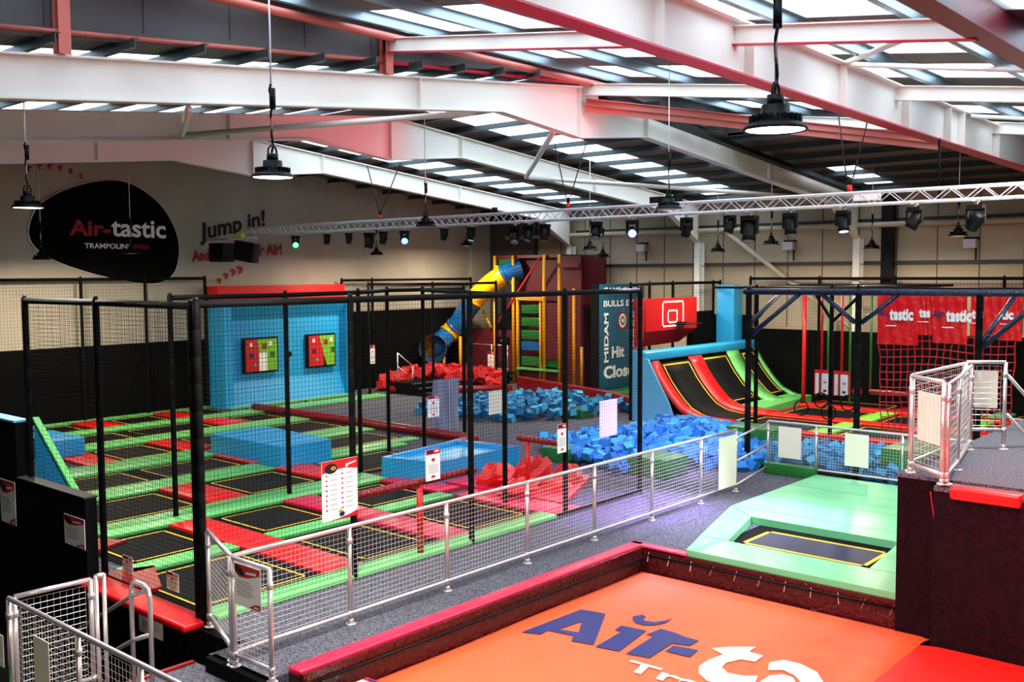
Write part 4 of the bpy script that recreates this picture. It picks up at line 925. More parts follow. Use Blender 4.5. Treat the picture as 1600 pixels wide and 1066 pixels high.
# dark blue post and bar frame with braces
t = thing('overhead_frame', 'dark blue padded overhead frame with braced black posts, above the blue foam pit', 'frame', (17.8, 6.2, 0))
def fpost(y, x=17.8, z1=3.55):
    padpost(t, x, y, 0, z1, .06)
for y in (9.4, 7.2, 5.12, 3.0): fpost(y)
mb = MB(); mb.tube([(17.8, 9.5, 3.5), (17.8, 2.0, 3.52)], .062, 'bluepipe', 12); mb.build('beam', t)
for (a, b) in (((17.8, 9.34, 2.65), (17.8, 8.35, 3.46)), ((17.82, 9.36, 2.9), (19.2, 9.4, 3.46)), ((17.8, 5.06, 2.6), (17.8, 4.3, 3.3)), ((17.82, 5.1, 2.65), (19.1, 4.9, 3.46)), ((17.8, 7.26, 2.95), (17.8, 7.9, 3.46)), ((17.8, 7.14, 2.95), (17.8, 6.5, 3.46))):
    mb = MB(); mb.tube([a, b], .045, 'bluepipe', 10); mb.build('brace', t)
t = thing('overhead_frame', 'farther thin black overhead frame of the strap course', 'frame', (21.6, 8, 0))
for y in (11.2, 9.35, 8.75): padpost(t, 21.6, y, 0, 3.55, .05)
mb = MB(); mb.tube([(21.6, 11.3, 3.5), (21.6, 2.5, 3.5)], .045, 'foam', 10); mb.build('beam', t)
for a, b in [((x_, 8.4, 3.5), (x_, 12.6, 3.5)) for x_ in (22.0, 23.0, 24.0, 25.0, 26.9)]+[((21.6, y_, 3.46), (27.0, y_, 3.46)) for y_ in (8.75, 11.2)]:
    mb = MB(); mb.tube([a, b], .03, 'foam', 8); mb.build('cross_bar', t)
for a, b in (((21.6, 9.33, 2.75), (21.6, 9.8, 3.46)), ((21.6, 9.33, 2.75), (21.6, 8.6, 3.46)), ((21.6, 11.15, 2.8), (21.6, 10.6, 3.46))):
    mb = MB(); mb.tube([a, b], .035, 'foam', 8); mb.build('brace', t)
netfence('far net fence in front of the cream back wall, right side', [(27.75, 2.0), (27.75, 7.4), (27.75, 10.2), (27.75, 12.4), (27.75, 14.6)], 2.15, 3.72, net=True, cell=.09, w=.002)
netfence('short net fence above the ledge left of the basketball board', [(25.4, 15.9), (28.2, 15.9)], 1.9, 3.6, net=True, cell=.09, w=.002)
netfence('black net fence from the teal panel along the ramps', [(21.6, 14.8), (24.0, 15.8), (27.6, 15.8)], 2.0, 3.6, net=False)
# uprights and hanging straps
def upright(x, y, z0, z1, r, m, lab, name='obstacle_pole'):
    mb = MB(); mb.tube([(x, y, z0), (x, y, z1)], r, m, 10); return tag(mb.build(name), lab, 'pole')
upright(26.9, 12.45, .1, 3.5, .06, 'red', 'thick red upright pole left of the framed notices')
for k, (x, y, z0, m, lab) in enumerate(((22.0, 9.75, 1.6, 'red', 'red strap above the left framed notice'), (22.0, 9.27, 1.6, 'red', 'red strap above the right framed notice'), (24.0, 9.9, .6, 'dkgreen', 'thin dark green strap between the black posts'),
                                  (23.0, 9.3, 1.1, 'red', 'orange red strap ending in a red ball'), (24.0, 9.38, .9, 'dkgreen', 'dark green strap beside the cargo net'), (25.0, 10.9, .6, 'dkgreen', 'dark green strap behind the left framed notice'))):
    upright(x, y, z0, 3.5, .028, m, lab, 'hanging_strap')
for k, (x, y) in enumerate(((22.0, 9.72), (22.0, 9.26))):
    t = thing('framed_notice', 'red framed white notice hanging on a strap, %s one' % ['left', 'right'][k], 'sign', (x, y, 1.0))
    mb = MB(); mb.box(x-.02, x+.02, y-.19, y+.19, 1.53, 1.6, 'red'); mb.box(x-.02, x+.02, y-.19, y-.17, 1.03, 1.55, 'red'); mb.box(x-.02, x+.02, y+.17, y+.19, 1.03, 1.55, 'red'); mb.build('frame', t)
    mb = MB(); mb.box(x-.01, x+.01, y-.17, y+.17, 1.04, 1.53, 'paper'); mb.box(x-.02, x-.011, y+.03, y+.08, 1.04, 1.53, 'darkredprint'); mb.box(x-.02, x-.011, y-.1, y-.03, 1.1, 1.15, 'blackprint'); mb.box(x-.02, x-.011, y-.1, y-.03, 1.3, 1.34, 'greyprint'); mb.build('board', t)
for k, (x, y, z, lab) in enumerate(((21.5, 10.0, .75, 'black ring left of the framed notices'), (21.6, 9.57, .95, 'black ring under the left framed notice'), (21.2, 9.22, .75, 'largest black ring low between the notices'), (21.5, 8.9, .95, 'black ring under the right framed notice'))):
    mb = MB(); mb.tube([(x, y+.17*math.cos(a*math.pi/8), z+.17*math.sin(a*math.pi/8)) for a in range(16)], .018, 'black', 6, closed=True); mb.tube([(x, y, z+.17), (x, y, 3.5)], .006, 'black', 4)
    tag(mb.build('hanging_ring'), lab, 'ring')
mb = MB(); mb.lathe((23.0, 9.3, 1.03), [(.0, -.12), (.08, -.09), (.12, 0), (.08, .09), (0, .12)], 'dkred', 16); tag(mb.build('grip_ball'), 'dark red ball hanging among the straps', 'ball')
mb = MB(); mb.tube([(23.0, 9.0, 1.06), (23.0, 8.1, 1.06)], .06, 'dkred', 12); tag(mb.build('roller_pad'), 'dark red horizontal roller left of the cargo net', 'pad')
# cargo net and banner
t = thing('cargo_net', 'red climbing net hanging from the frame, right side', 'net', (20.5, 6.5, .3))
mb = MB(); rnd = random.Random(9)
ys = [7.85-.145*k for k in range(19)]; zs = [2.6-.155*k for k in range(15)]
for y in ys: mb.tube([(20.5+.04*math.sin(z*5+y*3), lerp(y, 6.5, .06*(2.6-z)/2)+.012*math.sin(z*9+y*7), z) for z in zs], .012, 'strapred', 5, False)
for z in zs: mb.tube([(20.5+.04*math.sin(z*5+y*3), lerp(y, 6.5, .06*(2.6-z)/2), z-.03*math.sin((y-5.2)*3)) for y in ys], .012, 'strapred', 5, False)
mb.build('netting', t)
for a, b in ((7.85, 6.45), (6.42, 5.22)):
    pass
for k, (y0, y1, z0) in enumerate(((7.86, 7.02, 2.38), (7.05, 6.72, 2.6), (6.75, 6.1, 2.45), (6.05, 5.5, 2.62), (5.52, 5.12, 2.55))):
    t = thing('banner', 'glossy red banner with white Air-tastic lettering, %s from left over the cargo net' % ['first', 'second', 'third', 'fourth', 'fifth'][k], 'banner', (20.4, y0, z0))
    n = 12; v = []; f = []
    for i in range(n+1):
        for j in range(9):
            y = lerp(y0, y1, i/n); z = lerp(z0, 3.42, j/8); v.append((20.42+.03*k % .06+.02*math.sin(i*1.9+j*.7+k), y, z))
    for i in range(n):
        for j in range(8): q = i*9+j; f.append((q, q+9, q+10, q+1))
    mb = MB(); mb.add(v, f, 'bannerred', True); mb.build('sheet', t)
    mb = MB(); w = y0-y1
    if w > .6:
        text(mb, 'Air-', (20.36, y0-.02, 2.96), (0, -.24, 0), (0, 0, .16), 'navy', .03); mb.build('lettering', t); mb = MB(); text(mb, 'tastic', (20.36, y0-.27, 2.88), (0, -.48, 0), (0, 0, .24), 'white', .05); mb.box(20.355, 20.36, y0-.42, y0-.2, 2.76, 2.78, 'white')
    else:
        text(mb, 'tas' if k != 4 else 'tic', (20.36, y0-.05, 2.95), (0, -.22, 0), (0, 0, .18), 'white', .05); mb.box(20.355, 20.36, y0-.24, y0-.03, 2.86, 2.875, 'white')
    mb.build('lettering', t)
# ------------------------------------------------------------------ play tower and tube slide in the far corner
t = thing('play_tower', 'tall maroon soft play tower with yellow posts in the far corner', 'play tower', (26.9, 22, 0))
mb = MB(); mb.box(26.55, 28.0, 20.1, 20.2, 0, 3.2, 'maroon'); mb.box(26.5, 26.56, 20.15, 21.0, 0, 4.45, 'maroon'); mb.box(27.9, 28.0, 20.2, 23.9, 0, 4.5, 'maroon'); mb.box(27.0, 27.1, 21.0, 23.3, 2.9, 4.5, 'maroon')
mb.box(26.52, 26.58, 21.05, 22.8, -.0, .55, 'maroon'); mb.box(26.52, 26.58, 21.08, 21.7, .9, 2.85, 'maroon'); mb.box(26.52, 26.58, 22.95, 25.3, .35, 1.85, 'maroon'); mb.box(26.54, 26.6, 20.3, 20.42, 3.6, 4.1, 'maroon')
mb.build('side_panels', t)
for (y, z1, x) in ((24.02, 4.5, 26.5), (23.15, 4.5, 26.5), (22.95, 3.1, 26.5), (21.75, 4.5, 26.5), (21.08, 4.5, 26.5), (20.45, 3.35, 26.5), (21.95, 3.0, 26.55), (23.95, 3.0, 26.4), (20.08, 1.4, 26.45)):
    mb = MB(); mb.tube([(x, y, 0), (x, y, z1)], .055, 'playyellow', 10); mb.build('post', t)
mb = MB(); mb.box(26.44, 26.56, 21.7, 23.0, 2.92, 3.05, 'playyellow'); mb.build('yellow_beam', t); mb = MB(); mb.box(26.46, 26.52, 23.2, 24.0, 3.5, 4.15, 'tubeyellow'); mb.build('yellow_panel', t); mb = MB(); mb.tube([(26.5, 24.2, 1.9), (26.5, 24.6, 2.5)], .05, 'playyellow', 8); mb.build('brace', t)
for k, z in enumerate((.62, 1.15, 1.55, 2.0, 2.45)):
    mb = MB(); mb.box(26.6, 27.3, 21.95 if k else 21.1, 22.9, z, z+.32, 'dkgreen' if k != 1 else 'tubeblue'); mb.build('climbing_step', t, bevel=.03)
mb = MB(); mb.box(26.35, 26.6, 21.05, 22.9, .5, .56, 'green'); mb.build('ledge', t)
mb = MB(); mb.box(26.6, 27.8, 21.1, 24.0, 4.4, 4.5, 'crimsonsteel'); mb.box(26.7, 26.76, 23.25, 24.0, 4.15, 4.45, 'dkgreen'); mb.build('roof_panel', t)
mb = MB(); mb.tube([(26.45, 21.85, 4.45), (26.4, 24.1, 1.75)], .035, 'strapred', 8); mb.build('brace', t)
mb = MB(); mb.box(26.3, 26.5, 20.1, 21.0, 4.05, 4.2, 'crimsonsteel'); mb.build('cross_beam', t)
# slide: one tube in coloured sections
path = [(26.9, 23.15, 4.02), (26.5, 23.5, 3.85), (26.25, 24.0, 3.5), (26.1, 24.5, 3.05), (26.0, 24.9, 2.6), (25.9, 25.25, 2.1), (25.75, 25.55, 1.75), (25.45, 25.6, 1.5), (25.0, 25.5, 1.36), (24.6, 25.2, 1.3)]
def spline(P, k=5):
    P = [Vector(p) for p in P]; out = []
    for i in range(len(P)-1):
        p0, p1, p2, p3 = P[max(i-1, 0)], P[i], P[i+1], P[min(i+2, len(P)-1)]
        for j in range(k):
            s = j/k; out.append(.5*((2*p1)+(p2-p0)*s+(2*p0-5*p1+4*p2-p3)*s*s+(3*p1-p0-3*p2+p3)*s**3))
    return out+[P[-1]]
sp = spline(path, 6); N6 = len(sp)
t = thing('tube_slide', 'blue and yellow tube slide winding down from the play tower', 'slide', (26, 24.5, 0))
cuts = [0, 7, 20, 33, 38, N6-1]; cols = ['tubeblue', 'tubeyellow', 'tubeblue', 'tubeyellow', 'tubeblue']
for a, b, m in zip(cuts, cuts[1:], cols):
    mb = MB(); mb.tube(sp[a:b+1], .36, m, 20, caps=False); mb.tube(sp[b-1:b+1], .39, m, 20); mb.build('section', t)
mb = MB(); d = (sp[-1]-sp[-2]).normalized(); mb.tube([sp[-1], sp[-1]+d*.5], [.42, .5], 'tubeblue', 20, caps=False)
mb.tube([sp[-1]-d*.02, sp[-1]+d*.0], .41, 'playyellow', 20); mb.build('mouth', t)
for (x, y, z) in ((25.3, 25.45, 1.15), (25.8, 25.1, 1.6)):
    mb = MB(); mb.tube([(x, y, 0), (x, y, z)], .06, 'playyellow', 8); mb.build('support_post', t)
mb = MB(); mb.box(26.0, 26.05, 22.95, 24.9, 0, .35, 'black_wall'); mb.box(26.0, 26.3, 22.95, 24.9, .35, .4, 'black_wall'); tag(mb.build('low_wall'), 'low dark green step before the maroon play tower', 'padded wall')
railing('thin grey railing before the play tower', [(25.95, 22.95), (25.95, 23.7), (25.95, 24.9)], .4, 1.35, panels=False, r=.015, base=False)
plate_sign('notice_sign', 'pale pink notice on the railing before the play tower', (25.9, 23.85, .55), (0, -.3, 0), (0, 0, .55), back='paper', poster=poster_simple)
mb = MB(); mb.box(26.45, 26.5, 23.35, 23.85, 1.35, 1.6, 'black'); mb.box(26.44, 26.45, 23.5, 23.57, 1.44, 1.5, 'yellow'); mb.box(26.44, 26.45, 23.62, 23.69, 1.44, 1.5, 'yellow'); tag(mb.build('control_box'), 'small black box with two yellow spots under the slide tower', 'box')
# hanging mat, far steps and rail
t = thing('hanging_mat', 'blue grey woven mat hanging beside a black post, centre', 'mat', (17.1, 17.1, 0))
mb = MB(); v = []; n = 10
for i in range(n+1):
    for j in range(9): v.append((16.62+.9*i/n, 17.1+.03*math.sin(i*1.3+j*.4), .1+1.24*j/8-.03*(i/n)))
mb.add(v, [(i*9+j, i*9+9+j, i*9+10+j, i*9+j+1) for i in range(n) for j in range(8)], 'matgrey', True); mb.build('sheet', t)
mb = MB(); 
for x in (16.8, 17.15, 17.4): mb.tube([(x, 17.08, 1.3), (x, 17.06, 0.02)], .008, 'alu', 5)
mb.build('straps', t)
t = thing('step_rail', 'small white tube rail before the red foam cubes in the far corner', 'handrail', (22.2, 24.2, 0))
for pts in ([(21.93, 24.2, .32), (21.93, 24.2, 1.3)], [(22.6, 24.2, 0), (22.6, 24.2, .82)]):
    mb = MB(); mb.tube(pts, .02, 'wire', 8); mb.build('post', t)
for za, zb_ in ((1.29, .82), (.85, .4), (.35, 0)):
    mb = MB(); mb.tube([(21.93, 24.2, za), (22.6, 24.2, zb_)], .018, 'wire', 8); mb.build('rail', t)
mb = MB()
for k in range(3): mb.box(21.6+.0*k, 24.2, 22.5+.3*k, 24.0, .13*k, .13*k+.12, 'blackcarpet'); mb.box(21.6, 24.2, 22.49+.3*k, 22.53+.3*k, .13*k+.1, .13*k+.125, 'galv')
tag(mb.build('steps'), 'low dark steps with pale edges up to the red foam pit', 'steps')
plate_sign('notice_sign', 'tiny white notice with red head on the far black post', (20.9, 24.35, 1.0), (.2, 0, 0), (0, 0, .6), back='paper', poster=poster_simple)
for k, (y, z) in enumerate(((18.9, 4.6), (13.6, 4.55), (8.4, 4.5))):
    t = thing('wall_floodlight', 'small grey box light with bracket on the back wall, %s' % ['left one above the teal panel', 'middle one', 'right one beyond the black casing'][k], 'wall lamp', (28.2, y, z))
    mb = MB(); mb.box(28.12, 28.3, y-.16, y+.16, z-.02, z+.22, 'alu'); mb.build('body', t); mb = MB(); mb.box(28.3, 28.34, y-.2, y+.2, z+.2, z+.28, 'black'); mb.box(28.3, 28.33, y-.14, y-.1, z-.35, z, 'black'); mb.build('bracket', t)

# ------------------------------------------------------------------ lighting truss and its fixtures
TX, TY0, TY1, TZ0, TZ1 = 14.9, 1.0, 22.0, 4.89, 5.07
t = thing('lighting_truss', 'long silver lighting truss crossing the whole hall', 'truss', (TX, 11, TZ0))
HW = .1
for nm, (x, z) in (('chord', (TX-HW, TZ1)), ('chord', (TX+HW, TZ1)), ('chord', (TX-HW, TZ0)), ('chord', (TX+HW, TZ0))):
    mb = MB(); mb.tube([(x, TY0, z), (x, TY1, z)], .02, 'alu', 8); mb.build(nm, t)
mb = MB(); n = 96
for i in range(n):
    y = lerp(TY0, TY1, i/n); y2 = lerp(TY0, TY1, (i+1)/n); up = i % 2 == 0
    for x in (TX-HW, TX+HW):
        mb.tube([(x, y, TZ0 if up else TZ1), (x, y2, TZ1 if up else TZ0)], .008, 'alu', 5, False)
    mb.tube([(TX-HW if up else TX+HW, y, TZ0), (TX+HW if up else TX-HW, y2, TZ0)], .008, 'alu', 5, False)
    mb.tube([(TX-HW if up else TX+HW, y, TZ1), (TX+HW if up else TX-HW, y2, TZ1)], .008, 'alu', 5, False)
mb.build('lattice', t)
for (ya, yb, yc, lab) in ((17.36, 16.26, 16.95, 'over the left part of the truss'), (11.95, 11.2, 11.63, 'below the ridge joint of the nearest rafter'), (6.4, 5.9, 6.2, 'at the right, below the huge beam')):
    b = thing('hoist_bridle', 'dark two-legged hoist bridle with red hook, %s' % lab, 'bridle', (TX, yc, 5.1))
    ztop = 6.3
    mb = MB(); mb.tube([(TX, ya, ztop), (TX, yc+.05, 5.3)], .012, 'ropebrown', 6); mb.tube([(TX, yb, ztop), (TX, yc-.05, 5.3)], .012, 'ropebrown', 6); mb.build('cable', b)
    mb = MB(); mb.tube([(TX, yc, 5.08), (TX, yc, 5.2)], .04, 'red', 8); mb.tube([(TX, yc, 5.2), (TX, yc, 5.3)], .03, 'black', 8); mb.build('hook', b)
def moving_head(y, lab, kind='head', lens='lensoff', yaw_=0.0, tilt=.3, s=1.0, light=None):
    b = thing('stage_light', lab, 'stage light', (TX, y, 4.5))
    z = 4.87
    mb = MB(); mb.box(TX-.02, TX+.02, y-.02, y+.02, z-.06*s, z+.03, 'alu'); mb.box(TX-.12, TX+.12, y-.02, y+.02, z-.015, z+.012, 'alu'); mb.box(TX-.07*s, TX+.07*s, y-.09*s, y+.09*s, z-.11*s, z-.05*s, 'black'); mb.build('clamp', b)
    mb = MB()
    for sy in (-1, 1): mb.box(TX-.03*s, TX+.03*s, y+sy*.1*s-.012, y+sy*.1*s+.012, z-.27*s, z-.09*s, 'black')
    mb.box(TX-.03*s, TX+.03*s, y-.1*s, y+.1*s, z-.12*s, z-.09*s, 'black'); mb.build('yoke', b)
    c = Vector((TX, y, z-.24*s)); d = Vector((-math.sin(tilt)*math.cos(yaw_), -math.sin(tilt)*math.sin(yaw_), -math.cos(tilt))).normalized()
    mb = MB(); mb.tube([c-d*.13*s, c-d*.11*s, c-d*.02*s, c+d*.05*s, c+d*.12*s], [.045*s, .075*s, .088*s, .08*s, .085*s], 'black', 14); mb.build('head', b)
    mb = MB(); mb.tube([c+d*.118*s, c+d*.126*s], .068*s, lens, 14); mb.build('lens', b)
    if light:
        colr, e, tgt, ang = light
        add_light('stage_beam', 'SPOT', c+d*.16*s, e, colr, b, tgt, .08, ang, .9)
    return b
FX = [(20.07, 'stage light glowing green at the left part of the truss', 'beamgreen', 1.0), (18.85, 'small unlit stage light, first right of the green one', 'lensoff', .8), (18.05, 'small unlit stage light, second right of the green one', 'lensoff', .8),
      (17.33, 'larger unlit stage light above a small pendant, left of the cyan one', 'lensoff', 1.15), (16.85, 'unlit stage light next left of the cyan one', 'lensoff', .9), (16.16, 'stage light glowing cyan', 'beamcyan', 1.0),
      (14.93, 'unlit stage light right of the cyan one', 'lensoff', .8), (14.15, 'stage light with pale green glow, left of the central cluster', 'beamwhite', .85), (12.96, 'stage light at the left of the central cluster', 'lensoff', 1.1),
      (12.6, 'stage light in the middle of the central cluster', 'lensoff', 1.0), (12.2, 'stage light at the right of the central cluster', 'lensoff', 1.0), (10.97, 'unlit stage light just left of the bright blue one', 'lensoff', 1.0),
      (10.18, 'stage light shining bright blue', 'beamblue', 1.05), (9.06, 'stage light right of the bright blue one, dark lens with added violet beam', 'lensoff', 1.0), (8.23, 'stage light left of the largest unlit one', 'lensoff', .95),
      (7.87, 'largest unlit stage light, black and angular', 'lensoff', 1.35), (7.16, 'round unlit stage light right of the largest one', 'lensoff', 1.1), (6.29, 'stage light with a bluish lens, fourth from right end', 'beamwhite', 1.05),
      (5.22, 'round stage light left of the last one, dark lens with added pale beam', 'lensoff', 1.05), (4.37, 'last stage light at the right end of the truss, tall with pale lens', 'beamwhite', 1.15)]
BEAMS = {20.07: ((.5, 1, .6), 60, (12, 18, 0), 50), 16.16: ((.5, .9, 1), 90, (11, 14, 0), 50), 10.18: ((.7, .62, 1), 1500, (13.2, 8.6, 0), 58), 9.06: ((.66, .38, 1), 2400, (17.5, 11.5, 0), 60), 12.96: ((1, .1, .3), 260, (12.2, 11.5, 0), 45),
         8.23: ((.5, .28, 1), 3200, (13.6, 9.2, 0), 42), 5.22: ((.8, .85, 1), 2000, (13.9, 7.4, 0), 46), 4.37: ((.7, .75, 1), 160, (19, 8.5, 0), 60)}  # includes spots added to dark-lensed heads, tinting the carpet and brightening the mats
for y, lab, lens, s in FX:
    L = BEAMS.get(y)
    if L:
        tg = Vector(L[2])-Vector((TX, y, 4.6)); hl = math.hypot(tg.x, tg.y)
        yw = math.atan2(-tg.y, -tg.x); tl = math.atan2(hl, -tg.z)
        if lens.startswith('beam') and y != 6.29 and y != 4.37: tl = min(tl, .9); 
    else: yw, tl = random.uniform(-1, 1), random.uniform(.1, .5)
    if lens in ('beamgreen', 'beamcyan', 'beamblue'): yw, tl = math.atan2(y, TX), 1.25
    moving_head(y, lab, 'head', lens, yw, tl, s, L)
# red uplights added to tint the rafters pink
for k, (x, y, tgt, e, lab) in enumerate(((14.9, 13.5, (13.6, 16.6, 6.7), 260, 'small black lamp added on top of the truss for red wash, left'), (14.9, 9.6, (14.5, 11.2, 7.0), 130, 'small black lamp added on top of the truss for red wash, centre'))):
    b = thing('added_uplight', lab, 'stage light', (x, y, 5.08)); mb = MB(); mb.tube([(x, y, 5.09), (x, y, 5.2)], .06, 'black', 10); mb.build('body', b)
    add_light('added_red_wash', 'SPOT', (x, y, 5.26), e, (1, .06, .12), b, tgt, .1, 75, .9)
b = thing('stage_light', 'added unseen red wash light clamped under the dark red beam, beyond the right edge', 'stage light', (6.3, 2.9, 5.9), 'stage lights hanging on the truss')
mb = MB(); mb.box(6.28, 6.32, 2.85, 2.95, 5.98, 6.1, 'alu'); mb.build('clamp', b); mb = MB(); mb.tube([(6.25, 2.85, 6.05), (6.38, 2.8, 5.9)], [.05, .08], 'black', 12); mb.build('head', b)
add_light('added_red_wash', 'SPOT', (6.42, 2.79, 5.84), 2600, (1, .03, .02), b, (11.0, 1.6, 0), .1, 62, 1.0)  # wash light added out of view to redden the right side of the airbag
mb = MB(); mb.box(14.8, 15.0, 9.2, 9.75, 5.09, 5.2, 'black'); mb.box(14.86, 14.92, 9.35, 9.5, 5.2, 5.225, 'greenled'); tag(mb.build('control_box'), 'black control box with green top on the truss, centre', 'box')
mb = MB(); mb.box(14.8, 15.0, 5.75, 6.1, 4.95, 5.07, 'paper'); tag(mb.build('dimmer_pack'), 'small white box inside the truss at the right', 'box')
# speakers
for k, (y, rz, lab) in enumerate(((23.3, .1, 'black loudspeaker hanging at the left end of the truss, left one'), (22.15, .5, 'black tilted loudspeaker hanging at the left end of the truss, right one'))):
    b = thing('loudspeaker', lab, 'loudspeaker', (TX, y, 4.2)); c = Vector((TX, y, 4.47)); X = Vector((math.cos(rz), math.sin(rz), 0)); Y = Vector((-math.sin(rz), math.cos(rz), .18*k)).normalized(); Z = X.cross(Y)
    mb = MB(); mb.obox(c, X*.2, Y*.28, Z*.25, 'black'); mb.build('cabinet', b, bevel=.02)
    mb = MB(); mb.obox(c-X*.205, X*.006, Y*.25, Z*.22, 'foam'); mb.build('grille', b)
    mb = MB(); mb.tube([c+Z*.25, (TX, y, 4.84)], .015, 'alu', 6); mb.build('bracket', b)
mb = MB(); mb.tube([(TX, 24.0, 4.82), (TX, 21.7, 4.82)], .03, 'alu', 8); mb.box(TX-.05, TX+.05, 22.3, 22.7, 4.85, 4.95, 'yellow'); tag(mb.build('speaker_bar'), 'silver bar holding the two loudspeakers', 'bar')

# ------------------------------------------------------------------ high-bay pendants
def pendant_parts(t, loc, on, r=.21, rod_top=7.0, chain=True):
    x, y, z = loc
    mb = MB(); mb.lathe(loc, [(.06, .13), (.09, .125), (.095, .05), (.1, .045), (r*.62, .03), (r*.97, -.015), (r, -.03), (r*.985, -.04), (r*.93, -.025), (.1, .02), (0, .02)], 'black', 28)
    for k in range(22):
        a = 2*math.pi*k/22; d = Vector((math.cos(a), math.sin(a), 0)); mb.obox(Vector(loc)+d*.125+Vector((0, 0, .035)), d*.045, Vector((-d.y, d.x, 0))*.004, (0, 0, .022), 'black')
    mb.build('shade', t)
    mb = MB(); mb.lathe((x, y, z-.028), [(0, .0), (r*.72, .003), (r*.9, -.006)], on if isinstance(on, str) else ('lens' if on else 'lensoff'), 24); mb.build('lens', t)
    mb = MB(); mb.tube([(x, y, z+.12), (x, y, z+.19)], .055, 'black', 12); mb.tube([(x+.05*math.cos(a*math.pi/6), y, z+.21+.06*math.sin(a*math.pi/6)) for a in range(12)], .01, 'black', 5, closed=True); mb.build('driver', t)
    mb = MB(); mb.tube([(x, y, z+.26), (x, y, rod_top)], .009, 'alu', 6)
    if chain:
        P = [(x+.012*math.sin(k*1.7), y+.012*math.cos(k*1.3), z+.2+k*.06) for k in range(12)]; mb.tube(P, .012, 'black', 5); mb.tube([(x+.015, y, z+.62), (x+.015, y, z+.82)], .03, 'black', 8)
    mb.build('suspension', t)
def pendant(lab, loc, on, power=None, **k):
    k['rod_top'] = fz(loc[0])+.22 if (loc[1] > 11.4 or loc[0] > 20.5) else nz(loc[1])+.2
    t = thing('pendant_lamp', lab, 'pendant lamp', loc); pendant_parts(t, loc, on if not power else 'lensdim', **k)
    if on:
        add_light('lamp_light', 'AREA', (loc[0], loc[1], loc[2]-.05), power or LAMP_W, (1, .93, .84) if not power else (1, .82, .6), t, (loc[0], loc[1], 0), .34)
    return t
pendant('largest black pendant lamp, lit warm white, upper right', (6.07, 3.03, 4.85), True, rod_top=6.5)
pendant('black pendant lamp with lit rim, upper left of centre', (5.82, 8.18, 4.87), True, rod_top=7.1)
pendant('dark pendant lamp with yellowish rim at the far left edge', (5.99, 14.09, 4.86), True, rod_top=6.6)
pendant('dark pendant lamp hanging in front of the letters of the big black logo', (12.3, 23.2, 4.45), True, 140, rod_top=7.0)
pendant('dark pendant lamp before the left end of the black logo', (10.3, 23.6, 4.3), True, 160, rod_top=6.8)
pendant('flat dark pendant lamp hanging at the truss, left of centre', (13.85, 14.4, 4.86), False, rod_top=7.3)
pendant('flat dark pendant lamp hanging at the truss, right of centre', (13.6, 8.6, 4.93), False, rod_top=7.2)
pendant('small far pendant lamp below the largest unlit stage light', (22.5, 11.3, 4.57), True, 110, rod_top=6.6)
pendant('small far pendant lamp right of the middle cream column', (24.5, 13.9, 4.47), True, 150, rod_top=6.5)
pendant('small far pendant lamp, higher of a pair left of the bright blue stage light', (21.5, 16.05, 4.52), True, 60, rod_top=6.8)
pendant('small far pendant lamp, lower of a pair left of the blue stage light', (24.5, 17.8, 4.38), True, 150, rod_top=6.6)
pendant('small far pendant lamp left of the black wall casing', (25.0, 9.8, 4.48), True, 170, rod_top=6.5)
pendant('small far pendant lamp near the right edge under the truss', (22.5, 6.95, 4.66), True, 110, rod_top=6.7)
pendant('small pendant lamp under the pale green stage light', (24.6, 23.6, 4.85), True, 190, rod_top=7.0)
pendant('small pendant lamp under the larger stage light left of the cyan one', (20.4, 23.4, 4.5), True, 190, rod_top=7.1)
for k, (x, y) in enumerate(((13.8, 3.0), (20.5, 2.0), (-1.6, 1.5))):  # extra pendants added out of view as fill light
    pendant(['added black lit pendant lamp out of view above the huge beam', 'added black lit pendant lamp out of view beyond the right edge', 'added unseen black lit pendant lamp behind the viewer'][k], (x, y, 5.4 if k == 2 else 5.75), True, 380 if k == 2 else None)
mb = MB(); mb.tube([(16.6, 5.45, 6.0), (16.5, 5.4, 5.1)], .02, 'black', 6); tag(mb.build('drop_cable'), 'thick black cable dropping from the huge beam to the truss', 'cable')

# ------------------------------------------------------------------ lower left : landing, stairs, railings
for k in range(5):
    pass
mb = MB()
for k in range(6): mb.box(4.4, 5.76, 9.2+.28*k, 9.2+.28*(k+1), -1.2, -.15-.175*(k+1), 'blackcarpet'); mb.box(4.4, 5.76, 9.2+.28*k, 9.24+.28*k, -.15-.175*(k+1), -.145-.175*(k+1), 'dkred')
tag(mb.build('staircase'), 'black carpeted stairs going down beside the court at the lower left', 'stairs')
t = railing('long silver mesh railing in the lower left corner', [(3.67, 9.36), (3.67, 8.0), (3.67, 6.98), (3.67, 5.4), (3.67, 4.2)], -.15, .95, cell=.055, wr=.0013)
railing('short mesh railing at the head of the stairs, lower left', [(3.72, 9.36), (4.42, 9.33)], -.15, .95, base=False, cell=.055, wr=.0013)
t = thing('stair_newel', 'pair of thin silver posts at the end of the short lower left railing', 'post', (4.48, 9.3, -.15))
for x in (4.47, 4.55):
    mb = MB(); mb.tube([(x, 9.32, -.9), (x, 9.32, .98)], .022, 'chrome', 8); mb.build('post', t)
mb = MB(); mb.tube([(4.47, 9.32, .97), (4.55, 9.32, .97)], .026, 'chrome', 8); mb.build('elbow', t)
t = thing('looped_handrail', 'looped silver handrail with two sloping rails beside the stairs, lower left', 'handrail', (4.75, 9.0, -.15))
mb = MB(); mb.tube([(4.75, 9.17, -.15), (4.75, 9.17, .8), (4.75, 9.14, .87), (4.75, 9.06, .9), (4.75, 8.92, .9), (4.75, 8.84, .87), (4.75, 8.81, .8), (4.75, 8.81, -.15)], .024, 'chrome', 10); mb.build('loop', t)
for z in (.75, .3):
    mb = MB(); mb.tube([(4.75, 8.85, z+.12), (4.75, 9.15, z), (4.75, 10.9, z-.93)], .022, 'chrome', 8); mb.build('rail', t)
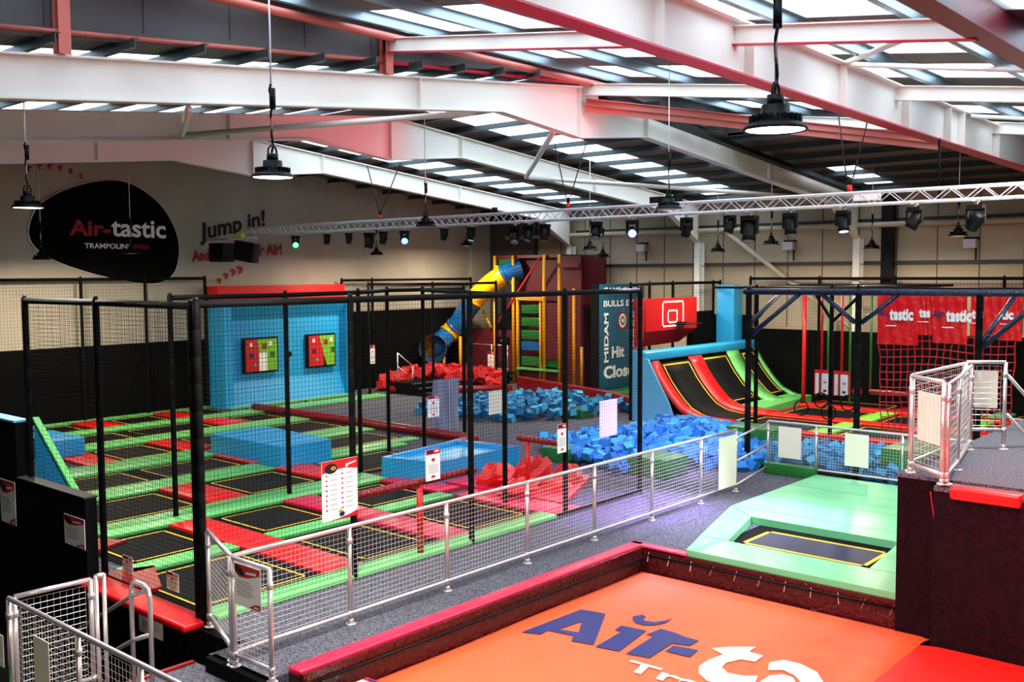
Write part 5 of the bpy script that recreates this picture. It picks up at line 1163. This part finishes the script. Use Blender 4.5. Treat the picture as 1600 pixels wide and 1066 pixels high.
plate_sign('notice_board', 'pale pink board wired to the lower left railing', (3.62, 8.75, .22), (0, -.3, 0), (0, 0, .55), back='signback')
plate_sign('notice_sign', 'small pale notice at the far lower left edge', (3.62, 9.6, .3), (0, -.2, 0), (0, 0, .3), back='paper')
mb = MB(); mb.box(3.0, 3.1, 9.3, 9.45, -.6, -.5, 'greenled'); tag(mb.build('exit_light'), 'small green glowing light low in the dark lower left corner', 'light')

# ------------------------------------------------------------------ groups for things that repeat
GROUPS = {'roof_rafter': 'pitched rafters of the far roof', 'steel_column': 'cream columns on the back wall', 'roof_joist': 'white joists of the near roof', 'steel_post': 'salmon posts on the nearest rafter', 'brace_tube': 'brace tubes between the roof beams',
 'cladding_rail': 'rails above the nearest rafter', 'wall_lettering': 'painted words on the logo wall', 'arrow_decal': 'arrowhead rows on the logo wall', 'trampoline': 'flat trampoline beds', 'safety_pad': 'pads between trampolines',
 'pad_strip': 'long green pad strips of the court', 'roller_pad': 'dark red roller pads', 'corner_pad': 'corner pads of the court', 'foam_block': 'coloured foam blocks', 'foam_cushion': 'heaped red foam cushions', 'game_board': 'game boards on the blue padded wall',
 'net_fence': 'black net fences', 'guard_railing': 'silver mesh railings', 'rules_sign': 'rules posters', 'notice_sign': 'small notices', 'notice_board': 'blank pale boards', 'warning_sign': 'small signs by the red edge pad', 'roller_rail': 'red roller rails',
 'pit_rim_pad': 'crimson rims of the airbag pit', 'floor_mat': 'mats on the floor', 'low_wall': 'low padded walls of the far pit', 'ramp_trampoline': 'curved ramp trampolines', 'ramp_pad': 'curved ramp pads', 'wall_pad': 'pads behind the ramps',
 'hanging_strap': 'hanging straps of the obstacle course', 'framed_notice': 'framed notices on straps', 'hanging_ring': 'black hanging rings', 'banner': 'red banners over the cargo net', 'overhead_frame': 'overhead frames of the obstacle course',
 'wall_floodlight': 'box lights on the back wall', 'hoist_bridle': 'hoist bridles of the truss', 'stage_light': 'stage lights hanging on the truss', 'added_uplight': 'added uplights on the truss', 'loudspeaker': 'loudspeakers at the truss end', 'pendant_lamp': 'high-bay pendant lamps'}
for o in list(scene.objects):
    if o.parent is None and 'label' in o and 'group' not in o:
        g = GROUPS.get(o.name.split('.')[0])
        if g: o['group'] = g
